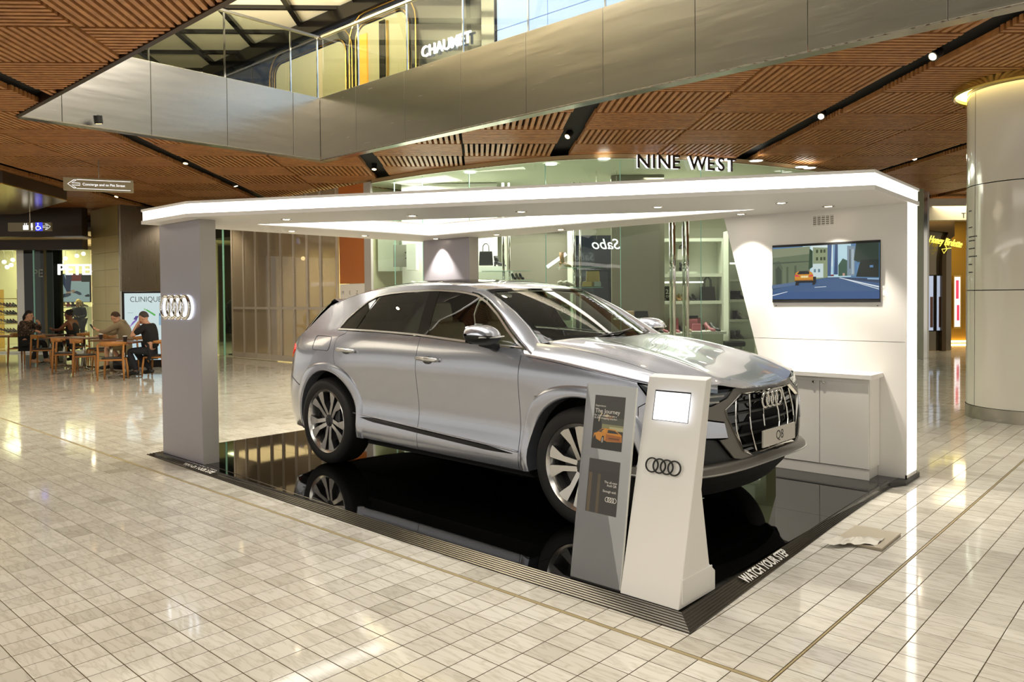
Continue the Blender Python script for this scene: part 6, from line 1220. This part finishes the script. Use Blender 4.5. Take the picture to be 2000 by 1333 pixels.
def seated(lean=.0, hands=None, face_=(.2, 0, -.02), head=(.0, 0, 0), foot=(.42, .13)):
    L_ = lean; p = dict(pelvis=(0, 0, .55), waist=(.02+.2*L_, 0, .74), chest=(.03+.55*L_, 0, .98), neck=(.06+.8*L_, 0, 1.13), head=(.09+1.0*L_+head[0], head[1], 1.235+head[2]), hpl=(.07, .1, .53), hpr=(.07, -.1, .53), knl=(.46, .13, .535), knr=(.46, -.12, .535), anl=(foot[0], .13, .09), anr=(foot[1], -.12, .09), tol=(foot[0]+.14, .14, .045), tor=(foot[1]+.14, -.13, .045), shl=(.03+.62*L_, .19, 1.06), shr=(.03+.62*L_, -.19, 1.06))
    p['face'] = tuple(Vector(p['head'])+Vector(face_)); p.update(hands); return p
def person_at(u, v): p = onz(u, v, 0); return (float(p[0]), float(p[1]), 0)
cb_ = mat('brown print blouse', '5a4636', .8); N_, L_n, b_n = nt(cb_); vz = N_.new('ShaderNodeTexVoronoi'); vz.inputs['Scale'].default_value = 16; L_n.new(ramp(N_, L_n, vz.outputs['Distance'], [(.2, 'a08a74'), (.35, '4a382c'), (.6, '2f241d')]), b_n.inputs['Base Color'])
M_bk = mat('black cotton', '17171a', .85); M_den = mat('dark denim', '1d1f26', .85); M_bei = mat('beige fleece', '9a8a6e', .9); M_khk = mat('khaki cotton', '94835f', .85); M_shb = mat('black shoes', '141313', .5)
person('seated woman with dark ponytail in brown patterned blouse, hand at her face', person_at(42, 713), RT, 'd3a083', '1a1210', cb_, M_bk, mat('nude shoe', 'b08a70', .5),
    seated(.06, dict(ell=(.3, .2, .86), wrl=(.34, .12, 1.06), hal=(.28, .08, 1.14), elr=(.25, -.22, .84), wrr=(.45, -.15, .86), har=(.53, -.12, .79)), foot=(.5, .3)), 'tail', 'long')
person('seated woman with hair bun in a sleeveless black top over white, arms on the table', person_at(152, 709), PI+RT, '7a4a30', '15100e', M_bk, M_den, M_shb,
    seated(.06, dict(ell=(.27, .24, .86), wrl=(.46, .14, .86), hal=(.54, .1, .87), elr=(.27, -.24, .86), wrr=(.48, -.12, .86), har=(.56, -.08, .81))), 'bun', 'none')
t = person('seated man in beige hoodie and shorts looking at a phone', person_at(258, 724), PI+RT+.1, 'd2a080', '4a3626', M_bei, M_khk, M_shb,
    seated(.16, dict(ell=(.42, .23, .90), wrl=(.60, .14, .92), hal=(.68, .11, .95), elr=(.40, -.23, .84), wrr=(.62, -.14, .86), har=(.70, -.1, .80)), (.2, 0, -.09), (.02, 0, -.02)), False, 'long', True, True)
M4 = Matrix.Translation(Vector(person_at(258, 724))) @ Matrix.Rotation(PI+RT+.1, 4, 'Z')
ph = tag(MB().box((0, 0, 0), (.012, .08, .15), 0, 0, .6).build('phone', M_black, bevel=.006), 'black smartphone held up by the man in the beige hoodie', 'phone'); ph.location = M4 @ Vector((.80, .10, 1.0)); ph.rotation_euler = (0, 0, PI+RT+.1)
person('seated man in black short sleeved shirt and dark jeans, hand to his mouth', person_at(306, 736), PI+RT, 'cf9c80', '4b433d', M_bk, M_den, M_shb,
    seated(.09, dict(ell=(.36, .22, .84), wrl=(.30, .10, 1.08), hal=(.25, .05, 1.16), elr=(.30, -.25, .84), wrr=(.36, -.08, 1.02), har=(.30, -.04, 1.10)), (.2, 0, -.07), foot=(.30, .10), ), False, 'short')
bp_ = person_at(155, 650); p_ = unit(155, 600, 25.0)
stp = dict(pelvis=(0, 0, .95), waist=(0, 0, 1.1), chest=(.02, 0, 1.32), neck=(.03, 0, 1.47), head=(.05, 0, 1.58), face=(.2, 0, 1.54), hpl=(0, .09, .92), hpr=(0, -.09, .92), knl=(.02, .1, .5), knr=(.02, -.1, .5), anl=(0, .1, .09), anr=(0, -.1, .09), tol=(.14, .11, .045), tor=(.14, -.11, .045), shl=(.02, .18, 1.40), shr=(.02, -.18, 1.40), ell=(.08, .24, 1.14), elr=(.08, -.24, 1.14), wrl=(.28, .14, 1.12), wrr=(.28, -.14, 1.12), hal=(.36, .1, 1.14), har=(.36, -.1, 1.14))
person('blonde woman in black standing below the screen in the far left shoe shop', p_, FW+PI, 'd8ab8c', 'c9a66a', M_bk, M_bk, M_shb, stp, 'bob', 'long')
# ------------------------------------------------------------------ right side: round column, lingerie shop beyond
M_cpan = mat('column glass panel', 'dedbd0', .12, coat=.5); CX, CY, CRD = 2.19, 10.56, .68
col = thing('round_column', 'large round column of glossy pale panels with brass top ring', 'column', (CX, CY, 0))
a0s = [-2.40, -.9, .65, 2.2, 3.883]
zl = [.16, 1.62, 2.94, 4.12]
for z0, z1 in zip(zl, zl[1:]):
    for a, b in zip(a0s, a0s[1:]): MB().grid([[((CRD)*math.cos(q), (CRD)*math.sin(q), z) for q in np.linspace(a+.006, b-.006, 20)] for z in (z0+.006, z1-.006)]).build('panel', M_cpan, col, smooth='all')
MB().lathe([(CRD-.012, 0), (CRD-.012, 4.2)], 48, cap=False).build('core', M_bandk, col, smooth=True); MB().lathe([(CRD+.008, 0), (CRD+.008, .16)], 48, cap=False).build('base_ring', M_satin, col, smooth=True)
MB().lathe([(CRD+.17, 4.198), (CRD+.17, 4.12), (CRD+.15, 4.10), (CRD+.13, 4.12), (CRD+.13, 4.19), (CRD-.01, 4.19)], 48, cap=False).build('brass_ring', M_brs, col, smooth=True); MB().lathe([(CRD, 4.16), (CRD+.13, 4.16)], 48, cap=False).build('cove_light', mat('cove glow', 'ffe9a8', .4, emit=4, ecol='ffe08a'), col)
for k, (s_, z) in enumerate((('Level 2', 2.72), ('Alannah Hill', 2.52), ('Big Owners', 2.38), ('Fashion', 2.32), ('Bar for sales', 2.20), ('Skin Clinics', 2.08), ('David', 1.96), ('A Crew', 1.85))[:0]): pass
for k, (z, n_) in enumerate(((2.63, 4), (2.42, 5), (2.30, 10), (2.25, 8), (2.15, 8), (2.05, 10), (1.95, 5), (1.85, 6))):
    L_ = .022*n_; a = -2.62; M_l = MB()
    for i in range(n_):
        q = a+i*.03; M_l.box(((CRD+.002)*math.cos(q), (CRD+.002)*math.sin(q), z), (.003, .011, .012 if i % 3 else .018), q)
    M_l.build('directory_line', M_black, col)
# beyond the column
dH = 22.
struct(MB().box((0, 0, 2.05), (.22, .08, 4.1), RZ).build('wall_right_glass', mat('pale green glass wall', '9a9f88', .12, coat=.5), loc=unit(1793, 600, 18.5)))
rt = thing('shop_fascia', 'cream shop fascia with letter T at right beyond the screen wall', 'fascia', shp(1846, 412, 20.3), RZ); MB().bx((-lw(42, 20.3), 0, -lw(18, 20.3)), (lw(80, 20.3), .3, lw(24, 20.3))).build('panel', mat('cream fascia', 'c9c2b0', .5), rt); text('lettering', 'T', M_black, .14, rt, frame((lw(36, 20.3), -.004, lw(-10, 20.3)), (1, 0, 0)), .002)
pst = thing('chrome_post', 'tall polished steel post between screen wall and the lingerie shop', 'post', unit(1805, 600, 19.0), RZ); MB().bx((-.045, -.06, 0), (.045, .06, 4.1)).build('post', M_chrome, pst); MB().bx((.045, .0, 0), (.12, .05, 4.1)).build('side_channel', M_satin, pst)
lg = thing('lingerie_shop', 'dark mirrored lingerie shopfront with glowing yellow script sign and framed posters', 'shopfront', unit(1836, 600, 21.3), RZ); l1 = lambda u: lw(u-1836, 21.3); zr = lambda v: zrow(v, 21.3, 1836)
MB().bx((l1(1812), .1, 0), (l1(1862), .15, zr(432))).build('mirror_panel', mat('smoked mirror', '6d6350', .12, .8), lg)
for u0, u1 in ((1813, 1827), (1830, 1844)): q_ = MB().bx((l1(u0), .06, zr(648)), (l1(u1), .1, zr(537))).build('poster_frame', M_black, lg); MB().bx((l1(u0)+.03, .055, zr(646)), (l1(u1)-.03, .06, zr(539))).build('poster', mat('lit poster', 'aebbd6', .4, emit=.45, ecol='b4c2e0'), q_); MB().bx((l1(u0)+.08, .05, zr(640)), (l1(u0)+.16, .054, zr(580))).build('figure_print', mat('poster figure', '6c4a3c', .5), q_)
P = [(l1(1812), zr(432)), (l1(1862), zr(432)), (l1(1862), zr(462)), (l1(1852), zr(470)), (l1(1846), zr(500)), (l1(1846), zr(690)), (l1(1838), zr(690)), (l1(1838), zr(505)), (l1(1842), zr(478)), (l1(1850), zr(455)), (l1(1812), zr(450))]
MB().ext([(p[0], -.05, p[1]) for p in P], (0, .12, 0)).build('arched_portal', mat('dark bronze', '4a3b26', .25, .8), lg)
sg_ = text('script_sign', 'Honey Birdette', mat('yellow neon', 'f0e060', .4, emit=.8, ecol='f4e458'), .2, lg, frame((l1(1838), -.2, zr(474)), (1, 0, -.18)), .02, shear=.35, sx=.52, bold=.0)
MB().tube([(l1(1838), -.18, zr(478)), (l1(1842), -.18, zr(488)), (l1(1836), -.18, zr(496)), (l1(1832), -.18, zr(488)), (l1(1850), -.18, zr(486))], .011, 6).build('script_flourish', MATS['yellow neon'], lg)
gw = struct(MB().box((0, 0, 2), (2.4, .1, 4), RZ).build('wall_gold', mat('gold mosaic', '9a7424', .35, .6), loc=unit(1880, 600, 25.0)))
ppk = thing('lit_poster', 'narrow pink and white lit poster on the gold wall', 'poster', shp(1868, 590, 24.8), RZ); MB().bx((-.12, -.05, -.85), (.12, 0, .85)).build('frame', M_gold, ppk); MB().bx((-.09, -.055, -.8), (.09, -.05, .8)).build('print', mat('poster light', 'e6e2f0', .4, emit=.8), ppk); MB().bx((-.05, -.06, .1), (.04, -.056, .7)).bx((-.02, -.06, -.6), (.06, -.056, -.1)).build('pink_print', mat('pink print', 'd23a5c', .4, emit=.5), ppk)
tag(MB().box((0, 0, .05), (1.6, .05, .06), RZ).build('floor_light', mat('warm strip', 'ffdf90', .4, emit=8, ecol='ffd880'), loc=unit(1880, 600, 24.7)), 'glowing warm strip light along the floor of gold wall', 'light')
p = unit(1850, 600, 21.); area('right_shop_light', (p[0], p[1], 3.9), 2, 2, 90, (1, .85, .55))
p = unit(1855, 600, 23.8); area('gold_wall_light', (p[0], p[1], 3.9), 1.5, 1, 90, (1, .8, .4))
# far enclosing walls of the hall
struct(MB().box((0, 0, 2.05), (30, .2, 4.1), RZ).build('wall_far', mat('far wall', '8f8468', .6), loc=unit(1000, 600, 33)))
